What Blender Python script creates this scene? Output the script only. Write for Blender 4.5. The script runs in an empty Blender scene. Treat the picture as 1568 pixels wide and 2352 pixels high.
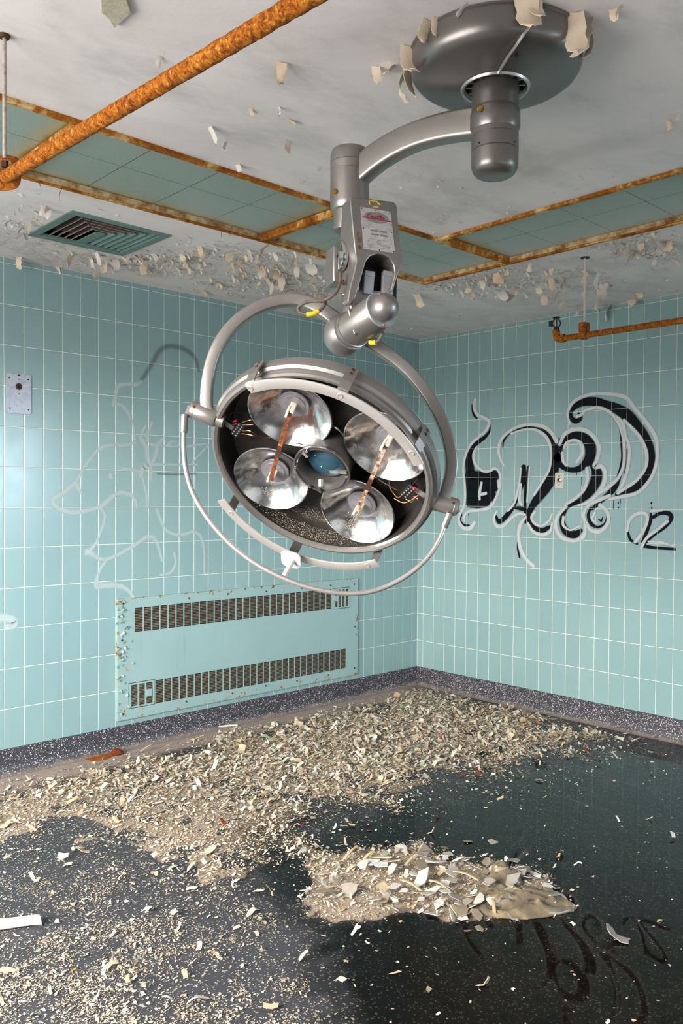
import bpy, bmesh, math, random
import numpy as np
from mathutils import Vector, Matrix, noise as mnoise

random.seed(7)
RNG = np.random.default_rng(7)
scene = bpy.context.scene
COL = scene.collection

# ------------------------------------------------------------------ camera
F_PX = 1925.223                       # focal length in pixels of the 1568 x 2352 frame
YAW, PITCH, ROLL = 0.818369, -0.0198536, 0.0059174
CAM = np.array([-5.030217, -4.476646, 1.505651])
_f = np.array([math.cos(YAW) * math.cos(PITCH), math.sin(YAW) * math.cos(PITCH), math.sin(PITCH)])
_r = np.array([math.sin(YAW), -math.cos(YAW), 0.0])
_u = np.cross(_r, _f)
RI = _r * math.cos(ROLL) + _u * math.sin(ROLL)      # camera right
UP = _u * math.cos(ROLL) - _r * math.sin(ROLL)      # camera up
FW = _f                                             # camera forward
NC = -FW                                            # towards the camera
cam_data = bpy.data.cameras.new('camera')
cam_data.sensor_fit = 'HORIZONTAL'
cam_data.sensor_width = 24.0
cam_data.lens = F_PX / 1568.0 * 24.0
cam_data.clip_start = 0.02
cam = bpy.data.objects.new('camera', cam_data)
COL.objects.link(cam)
cam.matrix_world = Matrix(((RI[0], UP[0], NC[0], CAM[0]), (RI[1], UP[1], NC[1], CAM[1]),
                           (RI[2], UP[2], NC[2], CAM[2]), (0, 0, 0, 1)))
scene.camera = cam

# ------------------------------------------------------------------ light and exposure
scene.view_settings.view_transform = 'Standard'
scene.view_settings.look = 'None'
scene.view_settings.gamma = 1.0
scene.view_settings.use_curve_mapping = False
scene.view_settings.exposure = 0.0
world = bpy.data.worlds.new('world')
scene.world = world
world.use_nodes = True
wn = world.node_tree.nodes
wl = world.node_tree.links
SKY, GROUND = 57.0, 12.0                # overcast daylight above the horizon, dim ground below it
w_tc = wn.new('ShaderNodeTexCoord')
w_sep = wn.new('ShaderNodeSeparateXYZ')
wl.new(w_tc.outputs['Generated'], w_sep.inputs[0])
w_hor = wn.new('ShaderNodeMapRange')
w_hor.interpolation_type = 'SMOOTHSTEP'
w_hor.inputs['From Min'].default_value, w_hor.inputs['From Max'].default_value = -0.04, 0.06
w_hor.inputs['To Min'].default_value, w_hor.inputs['To Max'].default_value = GROUND, SKY
wl.new(w_sep.outputs[2], w_hor.inputs['Value'])
w_side = wn.new('ShaderNodeMapRange')   # whiter towards the sun's side, bluer away from it
w_side.inputs['From Min'].default_value, w_side.inputs['From Max'].default_value = -0.9, 0.3
wl.new(w_sep.outputs[0], w_side.inputs['Value'])
w_mix = wn.new('ShaderNodeMix')
w_mix.data_type = 'RGBA'
w_mix.inputs[6].default_value = (1.0, 0.965, 0.92, 1)
w_mix.inputs[7].default_value = (0.66, 0.82, 1.0, 1)
wl.new(w_side.outputs[0], w_mix.inputs[0])
wl.new(w_mix.outputs[2], wn['Background'].inputs['Color'])
wl.new(w_hor.outputs[0], wn['Background'].inputs['Strength'])


def portal(name, loc, direction, sx, sy):
    """a sampling portal in a window opening: the sky's own light, no light of its own"""
    l = bpy.data.lights.new(name, 'AREA')
    l.shape = 'RECTANGLE'
    l.size, l.size_y = sx, sy
    l.cycles.is_portal = True
    o = bpy.data.objects.new(name, l)
    COL.objects.link(o)
    o.location = loc
    o.rotation_euler = Vector(direction).to_track_quat('-Z', 'Y').to_euler()
    return o


portal('side_window_portal', (-6.50, -2.35, 1.65), (1, 0, 0), 2.7, 1.6)
portal('back_window_portal', (-0.95, -6.40, 1.80), (0, 1, 0), 0.9, 1.2)

# ------------------------------------------------------------------ pixel <-> world
def ray(x, y):
    return (x - 784.0) / F_PX * RI - (y - 1176.0) / F_PX * UP + FW


def PX(x, y, d):
    return CAM + d * ray(x, y)


def ONZ(x, y, z=0.0):
    r = ray(x, y)
    return CAM + (z - CAM[2]) / r[2] * r


def ONX(x, y, X=0.0):
    r = ray(x, y)
    return CAM + (X - CAM[0]) / r[0] * r


def ONY(x, y, Y=0.0):
    r = ray(x, y)
    return CAM + (Y - CAM[1]) / r[1] * r


def ONP(x, y, p, n):
    r = ray(x, y)
    return CAM + np.dot(p - CAM, n) / np.dot(r, n) * r


def PROJ(P):
    q = np.asarray(P, float) - CAM
    z = q @ FW
    return np.stack([784 + F_PX * (q @ RI) / z, 1176 - F_PX * (q @ UP) / z, z], -1)


def nrm(v):
    v = np.asarray(v, float)
    return v / np.linalg.norm(v)


def lin(h):
    h = h.lstrip('#')
    c = [int(h[i:i + 2], 16) / 255 for i in (0, 2, 4)]
    return tuple(x / 12.92 if x <= 0.04045 else ((x + 0.055) / 1.055) ** 2.4 for x in c) + (1.0,)


# ------------------------------------------------------------------ materials
class NT:
    """short node-tree writer"""
    def __init__(s, name):
        s.m = bpy.data.materials.new(name)
        s.m.use_nodes = True
        s.t = s.m.node_tree
        s.b = s.t.nodes['Principled BSDF']
        s.out = s.t.nodes['Material Output']

    def n(s, typ, **kw):
        nd = s.t.nodes.new(typ)
        ins = kw.pop('ins', {})
        for k, v in kw.items():
            setattr(nd, k, v)
        for k, v in ins.items():
            s.set(nd.inputs[k], v)
        return nd

    def set(s, sock, v):
        if isinstance(v, bpy.types.NodeSocket):
            s.t.links.new(v, sock)
        else:
            if isinstance(v, tuple) and len(v) == 3 and sock.type == 'RGBA':
                v = v + (1.0,)
            sock.default_value = v

    def pos(s):
        return s.n('ShaderNodeNewGeometry').outputs['Position']

    def objco(s):
        return s.n('ShaderNodeTexCoord').outputs['Object']

    def math(s, op, a, b=0.0, c=0.0, clamp=False):
        nd = s.n('ShaderNodeMath', operation=op, use_clamp=clamp)
        s.set(nd.inputs[0], a)
        s.set(nd.inputs[1], b)
        s.set(nd.inputs[2], c)
        return nd.outputs[0]

    def noise(s, co, scale, detail=4, rough=0.55, out='Fac', dist=0.0):
        nd = s.n('ShaderNodeTexNoise', ins={'Vector': co, 'Scale': scale, 'Detail': detail, 'Roughness': rough, 'Distortion': dist})
        return nd.outputs[out]

    def voro(s, co, scale, out='Distance', feature='F1'):
        nd = s.n('ShaderNodeTexVoronoi', feature=feature, ins={'Vector': co, 'Scale': scale})
        return nd.outputs[out]

    def ramp(s, fac, stops):
        nd = s.n('ShaderNodeValToRGB')
        s.set(nd.inputs['Fac'], fac)
        e = nd.color_ramp.elements
        while len(e) < len(stops):
            e.new(0.5)
        for el, (p, c) in zip(e, stops):
            el.position = p
            el.color = c if len(c) == 4 else c + (1.0,)
        return nd.outputs['Color']

    def step(s, fac, lo, hi):
        nd = s.n('ShaderNodeMapRange', interpolation_type='SMOOTHSTEP', ins={'Value': fac, 'From Min': lo, 'From Max': hi})
        return nd.outputs['Result']

    def mix(s, fac, a, b):
        nd = s.n('ShaderNodeMix', data_type='RGBA')
        s.set(nd.inputs[0], fac)
        s.set(nd.inputs[6], a)
        s.set(nd.inputs[7], b)
        return nd.outputs[2]

    def mixf(s, fac, a, b):
        nd = s.n('ShaderNodeMix', data_type='FLOAT')
        s.set(nd.inputs[0], fac)
        s.set(nd.inputs[2], a)
        s.set(nd.inputs[3], b)
        return nd.outputs[0]

    def attr(s, name, out='Fac'):
        return s.n('ShaderNodeAttribute', attribute_name=name).outputs[out]

    def bump(s, h, strength=0.3, dist=0.002):
        nd = s.n('ShaderNodeBump', ins={'Height': h, 'Strength': strength, 'Distance': dist})
        s.set(s.b.inputs['Normal'], nd.outputs['Normal'])

    def p(s, **kw):
        names = {'col': 'Base Color', 'rough': 'Roughness', 'metal': 'Metallic', 'spec': 'Specular IOR Level',
                 'coat': 'Coat Weight', 'alpha': 'Alpha', 'trans': 'Transmission Weight', 'ior': 'IOR', 'coatr': 'Coat Roughness'}
        for k, v in kw.items():
            s.set(s.b.inputs[names[k]], v)
        return s


def M_plain(name, col, rough=0.5, metal=0.0, spec=0.5):
    t = NT(name)
    t.p(col=lin(col) if isinstance(col, str) else col, rough=rough, metal=metal, spec=spec)
    return t.m


def M_noise(name, stops, scale, rough=0.5, metal=0.0, bump=0.0, detail=6, bdist=0.002, co='pos', rr=None):
    t = NT(name)
    c = t.pos() if co == 'pos' else t.objco()
    f = t.noise(c, scale, detail, 0.65)
    t.p(col=t.ramp(f, [(p, lin(h)) for p, h in stops]), rough=rough, metal=metal)
    if rr:
        t.set(t.b.inputs['Roughness'], t.mixf(f, rr[0], rr[1]))
    if bump:
        t.bump(f, bump, bdist)
    return t.m


MAT = {}
# tile
t = NT('teal_glazed_tile')
rnd = t.n('ShaderNodeObjectInfo').outputs['Random']
co = t.pos()
big = t.noise(co, 0.9, 3)
c1 = t.mix(rnd, lin('#809b9a'), lin('#87a2a1'))
c2 = t.mix(t.step(big, 0.35, 0.7), c1, lin('#7d9a9c'))
t.p(col=c2, rough=t.mixf(t.noise(co, 9, 4), 0.16, 0.30), spec=0.5)
t.bump(t.noise(co, 16, 3), 0.06, 0.004)
MAT['tile'] = t.m
MAT['grout'] = M_noise('pale_grout', [(0.3, '#c9cdc2'), (0.7, '#e2e2d8')], 40, 0.85)
# terrazzo base
t = NT('terrazzo_skirting')
co = t.pos()
cell = t.voro(co, 190, 'Color')
d = t.voro(co, 190, 'Distance')
sep = t.n('ShaderNodeSeparateColor')
t.set(sep.inputs[0], cell)
base = t.mix(t.noise(co, 7, 4), lin('#2b2a2f'), lin('#3b393f'))
chip = t.mix(sep.outputs[1], lin('#7d7a80'), lin('#d0cccc'))
mask = t.math('MULTIPLY', t.math('GREATER_THAN', sep.outputs[0], 0.55), t.math('LESS_THAN', d, t.math('MULTIPLY', sep.outputs[2], 0.7)))
col = t.mix(mask, base, chip)
z = t.n('ShaderNodeSeparateXYZ')
t.set(z.inputs[0], co)
silt = t.math('MULTIPLY', t.step(t.math('ADD', z.outputs[2], t.math('MULTIPLY', t.noise(co, 14, 5), 0.05)), 0.055, 0.02), 0.75)
t.p(col=t.mix(silt, col, lin('#8a7c72')), rough=0.42)
MAT['terrazzo'] = t.m
# ceiling plaster
t = NT('mildewed_ceiling_paint')
co = t.pos()
w1 = t.noise(co, 1.1, 8, 0.62, dist=0.6)
w2 = t.noise(co, 5.5, 8, 0.7, dist=0.4)
sx = t.n('ShaderNodeMapping', ins={'Vector': co, 'Scale': (1.4, 3.0, 1.0), 'Rotation': (0, 0, 0.5)})
w3 = t.noise(sx.outputs[0], 1.3, 7, 0.7)
c = t.mix(t.step(w1, 0.40, 0.66), lin('#e6dddb'), lin('#d2c9c6'))
c = t.mix(t.math('MULTIPLY', t.step(w3, 0.48, 0.72), 0.42), c, lin('#a3a29d'))
c = t.mix(t.math('MULTIPLY', t.step(w2, 0.58, 0.74), 0.5), c, lin('#e6e2df'))
c = t.mix(t.math('MULTIPLY', t.step(t.noise(co, 2.3, 6, 0.7), 0.60, 0.76), 0.35), c, lin('#aca196'))
peel = t.attr('peel')
pn = t.math('ADD', peel, t.math('MULTIPLY', t.math('SUBTRACT', t.noise(co, 16, 7, 0.75), 0.5), 1.5))
pm = t.step(pn, 0.60, 0.63)
c = t.mix(t.math('MULTIPLY', pm, 0.75), c, lin('#dcd3cd'))
edge = t.math('MULTIPLY', t.step(pn, 0.54, 0.60), t.step(pn, 0.66, 0.60))
c = t.mix(t.math('MULTIPLY', edge, 0.4), c, lin('#7f6f62'))
t.p(col=c, rough=0.75, spec=0.25)
h = t.math('ADD', t.math('MULTIPLY', pm, -0.6), t.math('MULTIPLY', t.noise(co, 60, 6, 0.7), 0.35))
t.bump(h, 0.5, 0.003)
MAT['ceiling'] = t.m
# flakes
t = NT('peeling_paint_flake')
co = t.objco()
rnd = t.n('ShaderNodeObjectInfo').outputs['Random']
c = t.ramp(rnd, [(0.0, lin('#d8d0ca')), (0.45, lin('#cfc6bf')), (0.7, lin('#d3bfa8')), (1.0, lin('#cdb091'))])
t.p(col=t.mix(t.math('MULTIPLY', t.noise(co, 40, 4), 0.3), c, lin('#a8927c')), rough=0.7)
MAT['flake'] = t.m
MAT['flake_tan'] = M_noise('tan_paint_curl', [(0.3, '#c9b49a'), (0.6, '#d9c9b4'), (0.8, '#b59c80')], 25, 0.7)
# metals
def metal_paint(name, a, b, rough=0.36, metal=0.75):
    t = NT(name)
    co = t.pos()
    f = t.noise(co, 8, 5)
    t.p(col=t.mix(f, lin(a), lin(b)), metal=metal, rough=t.mixf(t.noise(co, 30, 4), rough - 0.07, rough + 0.08))
    t.bump(t.noise(co, 700, 2), 0.05, 0.0005)
    return t.m
MAT['grey'] = metal_paint('grey_metallic_enamel', '#8f8a86', '#9a9591')
MAT['dgrey'] = metal_paint('dark_grey_metallic_enamel', '#74706d', '#7d7976', 0.34)
MAT['alu'] = metal_paint('brushed_aluminium', '#b4aeaa', '#c2bcb8', 0.36, 0.8)
MAT['strap'] = metal_paint('bright_aluminium_strap', '#c0bab6', '#cec8c4', 0.38, 0.65)
MAT['chrome'] = M_plain('chrome', '#d8d6d2', 0.08, 1.0)
MAT['brass'] = M_noise('tarnished_brass', [(0.3, '#8a6a2a'), (0.6, '#b8933f'), (0.8, '#6d5424')], 120, 0.35, 0.8)
MAT['black'] = M_plain('black_cavity', '#0c0c0c', 0.6)
MAT['dark'] = M_noise('dark_brown_pan', [(0.3, '#1d1a18'), (0.7, '#2b2724')], 14, 0.5)
MAT['rust_screw'] = M_noise('rusty_screw', [(0.3, '#2c1a12'), (0.7, '#5a3520')], 300, 0.7, 0.3)
MAT['rubber'] = M_noise('brown_rubber_cable', [(0.3, '#4a3f38'), (0.7, '#6b5d52')], 60, 0.6)
MAT['yellow'] = M_plain('yellow_tape', '#d8b51c', 0.55)
MAT['ceramic'] = M_noise('cream_ceramic', [(0.3, '#cfc6b0'), (0.7, '#e6dfcd')], 60, 0.5)
MAT['copper'] = M_plain('bare_copper_wire', '#b98a5a', 0.35, 0.9)
MAT['redwire'] = M_plain('red_wire', '#a81e35', 0.5)
MAT['white_plastic'] = M_plain('white_plastic', '#d9d4d2', 0.45)
t = NT('mirror_reflector')
co = t.pos()
dust = t.step(t.noise(co, 22, 7, 0.7), 0.48, 0.72)
t.p(col=t.mix(dust, lin('#e4e4e4'), lin('#b4aca2')), metal=t.mixf(dust, 1.0, 0.8), rough=t.mixf(dust, 0.15, 0.36))
t.bump(t.noise(co, 18, 3), 0.10, 0.01)
MAT['mirror'] = t.m
t = NT('blue_lens_glass')
t.p(col=lin('#1d4252'), rough=0.06, spec=0.7, coat=0.6)
MAT['lens'] = t.m
# rust
def rust(name, stops, sc=38, bump=0.9):
    t = NT(name)
    co = t.pos()
    f = t.math('ADD', t.math('MULTIPLY', t.noise(co, sc, 8, 0.75, dist=0.6), 0.75), t.math('MULTIPLY', t.noise(co, sc * 4, 5, 0.7), 0.25))
    t.p(col=t.ramp(f, [(p, lin(h)) for p, h in stops]), rough=0.85, spec=0.2)
    t.bump(f, bump, 0.006)
    return t.m
MAT['rust'] = rust('orange_rust', [(0.34, '#2c1407'), (0.43, '#6e3206'), (0.50, '#9c560c'), (0.56, '#b3701c'), (0.62, '#cd9a54'), (0.70, '#e2c596')], 75)
MAT['rust2'] = rust('brown_rust', [(0.30, '#4a2208'), (0.45, '#7e430e'), (0.55, '#a35f18'), (0.64, '#b98a58'), (0.75, '#c9ab88')], 60)
t = NT('rusted_cream_frame')
co = t.pos()
f = t.math('ADD', t.math('MULTIPLY', t.noise(co, 7, 7, 0.7, dist=0.5), 0.7), t.math('MULTIPLY', t.noise(co, 45, 5, 0.7), 0.3))
t.p(col=t.ramp(f, [(0.36, lin('#5a2c08')), (0.46, lin('#8f5212')), (0.52, lin('#a86a20')), (0.57, lin('#c9a468')), (0.66, lin('#d8c4a0'))]), rough=0.8, spec=0.2)
t.bump(f, 0.6, 0.004)
MAT['frame'] = t.m
t = NT('cream_frame_bead')
co = t.pos()
f = t.noise(co, 18, 7, 0.7)
t.p(col=t.ramp(f, [(0.36, lin('#7a4512')), (0.5, lin('#a98a5c')), (0.6, lin('#c4b08c'))]), rough=0.75)
MAT['bead'] = t.m
# diffuser lens
t = NT('pale_green_light_diffuser')
co = t.pos()
e = t.math('ADD', t.attr('edge'), t.math('MULTIPLY', t.math('SUBTRACT', t.noise(co, 7, 6, 0.7), 0.5), 0.10))
st = t.step(e, 0.11, 0.0)
st2 = t.step(e, 0.040, 0.0)
base = t.mix(t.noise(co, 2.0, 4), lin('#8b998f'), lin('#96a39a'))
base = t.mix(t.math('MULTIPLY', t.step(t.noise(co, 5, 6, 0.75), 0.62, 0.75), 0.35), base, lin('#6f8078'))
c = t.mix(t.math('MULTIPLY', st, 0.7), base, lin('#a89a62'))
c = t.mix(t.math('MULTIPLY', st2, 0.75), c, lin('#7d5a22'))
t.p(col=c, rough=0.35)
t.bump(t.voro(co, 240), 0.25, 0.002)
MAT['diffuser'] = t.m
MAT['vent'] = M_noise('green_grey_vent_paint', [(0.3, '#5d7670'), (0.7, '#6c857e')], 12, 0.55)
MAT['vent_dusty'] = M_noise('dusty_louvre', [(0.3, '#8d7f7a'), (0.7, '#a8988f')], 30, 0.8)
MAT['plate'] = M_noise('scuffed_steel_plate', [(0.3, '#9a9aa0'), (0.55, '#b4b4ba'), (0.75, '#8f8d8c')], 18, 0.4, 0.6)
MAT['plate2'] = M_noise('stainless_outlet_plate', [(0.3, '#b0a89e'), (0.7, '#cbc4ba')], 18, 0.35, 0.6)
# convector
t = NT('chipped_aqua_enamel')
co = t.pos()
ed = t.attr('edge')
n1 = t.noise(co, 26, 8, 0.75)
n2 = t.noise(co, 90, 5, 0.7)
base = t.mix(t.noise(co, 3, 5), lin('#829e9e'), lin('#8ca8a7'))
drip = t.n('ShaderNodeMapping', ins={'Vector': co, 'Scale': (26.0, 1.0, 1.1)})
base = t.mix(t.math('MULTIPLY', t.step(t.noise(drip.outputs[0], 1.0, 4), 0.62, 0.70), 0.22), base, lin('#5f8a8e'))
spot = t.step(t.math('ADD', n1, t.math('MULTIPLY', ed, 0.16)), 0.71, 0.75)
c = t.mix(t.math('MULTIPLY', t.step(t.math('ADD', n1, t.math('MULTIPLY', ed, 0.16)), 0.64, 0.74), 0.6), base, lin('#a89a62'))
c = t.mix(spot, c, t.mix(n2, lin('#4a2c14'), lin('#8a5a24')))
t.p(col=c, rough=0.5)
t.bump(t.math('ADD', t.math('MULTIPLY', spot, -1.0), t.math('MULTIPLY', n1, 0.3)), 0.35, 0.002)
MAT['enamel'] = t.m
MAT['slat'] = M_noise('rust_stained_slat', [(0.3, '#4f473a'), (0.5, '#6b6450'), (0.7, '#82897c')], 40, 0.7)
MAT['grille_back'] = M_noise('rusty_fin_coil', [(0.3, '#140d08'), (0.55, '#33241a'), (0.72, '#4f351f')], 30, 0.8)
# graffiti paints
def spray(name, col, strength, soft, axis, c0, w, gmix):
    t = NT(name)
    a, b = t.attr('across'), t.attr('along')
    r = t.math('SQRT', t.math('ADD', t.math('MULTIPLY', a, a), t.math('MULTIPLY', b, b)))
    co = t.pos()
    r = t.math('ADD', r, t.math('MULTIPLY', t.math('SUBTRACT', t.noise(co, 260, 3), 0.5), 0.25))
    al = t.math('MULTIPLY', t.step(r, 1.0, 1.0 - soft), t.attr('amount'))
    al = t.math('MULTIPLY', al, strength)
    sp = t.n('ShaderNodeSeparateXYZ')
    t.set(sp.inputs[0], co)
    u = t.math('DIVIDE', t.math('SUBTRACT', t.math('MULTIPLY', sp.outputs[axis], -1.0), c0), w)
    v = t.math('DIVIDE', t.math('SUBTRACT', 2.725, sp.outputs[2]), 0.2159)
    du = t.math('MULTIPLY', t.math('PINGPONG', u, 0.5), w)
    dv = t.math('MULTIPLY', t.math('PINGPONG', v, 0.5), 0.2159)
    g = t.math('LESS_THAN', t.math('MINIMUM', du, dv), 0.0019)
    t.p(col=t.mix(t.math('MULTIPLY', g, gmix), t.mix(t.noise(co, 18, 4), lin(col), tuple(min(1, x * 1.18) for x in lin(col)[:3])), lin('#a9b0ad')),
        rough=0.6, spec=0.06, alpha=al)
    return t.m


# ------------------------------------------------------------------ object helpers
ORG = {}


def props(o, label=None, cat=None, group=None, kind=None):
    if label:
        o['label'] = label
    if cat:
        o['category'] = cat
    if group:
        o['group'] = group
    if kind:
        o['kind'] = kind
    return o


def thing(name, label, cat, loc, group=None):
    o = bpy.data.objects.new(name, None)
    o.empty_display_size = 0.05
    COL.objects.link(o)
    o.location = [float(x) for x in loc]
    ORG[o] = np.array(loc, float)
    return props(o, label, cat, group)


def link(name, me, parent=None, mat=None, loc=(0, 0, 0)):
    if mat is not None:
        me.materials.append(mat)
    o = bpy.data.objects.new(name, me)
    COL.objects.link(o)
    if parent is not None:
        o.parent = parent
        ORG[o] = ORG[parent]
    else:
        o.location = [float(x) for x in loc]
        ORG[o] = np.array(loc, float)
    return o


def frame_of(d, hint=(0, 0, 1)):
    d = nrm(d)
    h = np.asarray(hint, float)
    if abs(np.dot(d, nrm(h))) > 0.98:
        h = np.array([1.0, 0, 0])
    a = nrm(np.cross(h, d))
    return a, np.cross(d, a), d


def spline(pts, n=8):
    P = [np.asarray(p, float) for p in pts]
    P = [2 * P[0] - P[1]] + P + [2 * P[-1] - P[-2]]
    out = []
    for i in range(1, len(P) - 2):
        for k in range(n):
            s = k / n
            a, b, c, d = P[i - 1], P[i], P[i + 1], P[i + 2]
            out.append(0.5 * (2 * b + (c - a) * s + (2 * a - 5 * b + 4 * c - d) * s * s + (3 * b - a - 3 * c + d) * s ** 3))
    out.append(P[-2])
    return out


class MB:
    def __init__(s):
        s.v, s.f = [], []

    def add(s, verts, faces):
        o = len(s.v)
        s.v += [tuple(map(float, v)) for v in verts]
        s.f += [tuple(i + o for i in f) for f in faces]
        return s

    def box(s, c, size, ax=None):
        c = np.asarray(c, float)
        ax = np.eye(3) if ax is None else np.asarray(ax, float)
        h = np.asarray(size, float) / 2
        V = [c + i * h[0] * ax[0] + j * h[1] * ax[1] + k * h[2] * ax[2] for i in (-1, 1) for j in (-1, 1) for k in (-1, 1)]
        return s.add(V, [(0, 1, 3, 2), (4, 6, 7, 5), (0, 4, 5, 1), (2, 3, 7, 6), (0, 2, 6, 4), (1, 5, 7, 3)])

    def span(s, lo, hi):
        lo, hi = np.minimum(lo, hi), np.maximum(lo, hi)
        return s.box((lo + hi) / 2, hi - lo)

    def lathe(s, prof, o, axis, n=40, hint=(0, 0, 1)):
        a, b, d = frame_of(axis, hint)
        o = np.asarray(o, float)
        V, Fc, rings = [], [], []
        for r, z in prof:
            if r < 1e-6:
                rings.append([len(V)])
                V.append(o + z * d)
            else:
                rings.append(list(range(len(V), len(V) + n)))
                for k in range(n):
                    th = 2 * math.pi * k / n
                    V.append(o + z * d + r * (math.cos(th) * a + math.sin(th) * b))
        for R1, R2 in zip(rings, rings[1:]):
            for k in range(n):
                k2 = (k + 1) % n
                if len(R1) == 1 and len(R2) == 1:
                    continue
                if len(R1) == 1:
                    Fc.append((R1[0], R2[k2], R2[k]))
                elif len(R2) == 1:
                    Fc.append((R1[k], R1[k2], R2[0]))
                else:
                    Fc.append((R1[k], R1[k2], R2[k2], R2[k]))
        return s.add(V, Fc)

    def cyl(s, p, q, r, n=20, r2=None):
        p, q = np.asarray(p, float), np.asarray(q, float)
        L = np.linalg.norm(q - p)
        r2 = r if r2 is None else r2
        return s.lathe([(0, 0), (r, 0), (r2, L), (0, L)], p, q - p, n)

    def sweep(s, path, sec, hint=(0, 0, 1), scale=None, fixed=False):
        """sec: list of (a, b) offsets; the frame is carried along the path"""
        P = [np.asarray(p, float) for p in path]
        n = len(sec)
        V, Fc = [], []
        prev = None
        for i, p in enumerate(P):
            d = P[min(i + 1, len(P) - 1)] - P[max(i - 1, 0)]
            if prev is None or fixed:
                a, b, d = frame_of(d, hint)
            else:
                d = nrm(d)
                a = nrm(prev - np.dot(prev, d) * d)
                b = np.cross(d, a)
            prev = a
            k = 1.0 if scale is None else scale[i]
            V += [p + k * (x * a + y * b) for x, y in sec]
        for i in range(len(P) - 1):
            for k in range(n):
                k2 = (k + 1) % n
                Fc.append((i * n + k, i * n + k2, (i + 1) * n + k2, (i + 1) * n + k))
        Fc.append(tuple(reversed(range(n))))
        Fc.append(tuple(range((len(P) - 1) * n, len(P) * n)))
        return s.add(V, Fc)

    def tube(s, path, r, n=10, scale=None):
        return s.sweep(path, [(r * math.cos(2 * math.pi * k / n), r * math.sin(2 * math.pi * k / n)) for k in range(n)], scale=scale)

    def prism(s, poly, vec):
        n = len(poly)
        P = [np.asarray(p, float) for p in poly]
        v = np.asarray(vec, float)
        return s.add(P + [p + v for p in P], [tuple(range(n)), tuple(reversed(range(n, 2 * n)))] +
                     [(k, k + n, (k + 1) % n + n, (k + 1) % n) for k in range(n)])

    def build(s, name, mat, parent=None, smooth=True, bevel=0.0, seg=2, label=None, ang=35, loc=None, attrs=None):
        o0 = ORG[parent] if parent is not None else (np.zeros(3) if loc is None else np.asarray(loc, float))
        me = bpy.data.meshes.new(name)
        V = np.asarray(s.v, float) - o0
        me.from_pydata(V.tolist(), [], s.f)
        bm = bmesh.new()
        bm.from_mesh(me)
        bmesh.ops.recalc_face_normals(bm, faces=bm.faces)
        bm.to_mesh(me)
        bm.free()
        for k, arr in (attrs or {}).items():
            at = me.attributes.new(k, 'FLOAT', 'POINT')
            at.data.foreach_set('value', np.asarray(arr, np.float32))
        if smooth:
            me.polygons.foreach_set('use_smooth', [True] * len(me.polygons))
            me.set_sharp_from_angle(angle=math.radians(ang))
        o = link(name, me, parent, MAT[mat] if isinstance(mat, str) else mat, o0 if parent is None else (0, 0, 0))
        if bevel:
            m = o.modifiers.new('bevel', 'BEVEL')
            m.width, m.segments, m.limit_method, m.angle_limit = bevel, seg, 'ANGLE', math.radians(40)
            m.harden_normals = False
        if label:
            o['label'] = label
        return o


def rrect(w, h, r, n=4):
    out = []
    for cx, cy, a0 in ((w / 2 - r, h / 2 - r, 0), (-w / 2 + r, h / 2 - r, 90), (-w / 2 + r, -h / 2 + r, 180), (w / 2 - r, -h / 2 + r, 270)):
        for k in range(n + 1):
            a = math.radians(a0 + 90 * k / n)
            out.append((cx + r * math.cos(a), cy + r * math.sin(a)))
    return out


def inst(src, name, parent, loc, rot=None, scl=None, offset=True):
    o = bpy.data.objects.new(name, src)
    COL.objects.link(o)
    if parent is not None:
        o.parent = parent
        l = np.asarray(loc, float) - (ORG[parent] if offset else 0)
    else:
        l = loc
    o.location = [float(x) for x in l]
    if rot is not None:
        o.rotation_euler = rot
    if scl is not None:
        o.scale = scl
    return o


def struct(o):
    o['kind'] = 'structure'
    return o
# ================================================================== THE ROOM
ZC = 2.755                     # ceiling height
ROWH, COLW = 0.2159, 0.107737  # tile pitch
Z0 = 2.725                     # first horizontal joint under the ceiling
BB = 0.1385                    # top of the terrazzo skirting
CL, CR = 0.06282, 0.06006      # cut tile beside the corner, on either wall
XW, YW = -6.4, -6.3            # the two walls behind the camera
JOINT = 0.0032
PANEL = (-2.643, -0.682, 0.173, 0.891)   # convector cover on the left wall: x0 x1 z0 z1


def tile_mesh(name, w, h):
    me = bpy.data.meshes.new(name)
    bm = bmesh.new()
    x, z, y, b = w / 2, h / 2, 0.007, 0.0016
    V = [bm.verts.new(p) for p in ((-x, 0, -z), (x, 0, -z), (x, 0, z), (-x, 0, z))]
    V2 = [bm.verts.new(p) for p in ((-x, -y + b, -z), (x, -y + b, -z), (x, -y + b, z), (-x, -y + b, z))]
    V3 = [bm.verts.new(p) for p in ((-x + b, -y, -z + b), (x - b, -y, -z + b), (x - b, -y, z - b), (-x + b, -y, z - b))]
    for k in range(4):
        j = (k + 1) % 4
        bm.faces.new((V[k], V[j], V2[j], V2[k]))
        bm.faces.new((V2[k], V2[j], V3[j], V3[k]))
    bm.faces.new(V3)
    bmesh.ops.recalc_face_normals(bm, faces=bm.faces)
    bm.to_mesh(me)
    bm.free()
    me.materials.append(MAT['tile'])
    return me


TILE = {}


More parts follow.
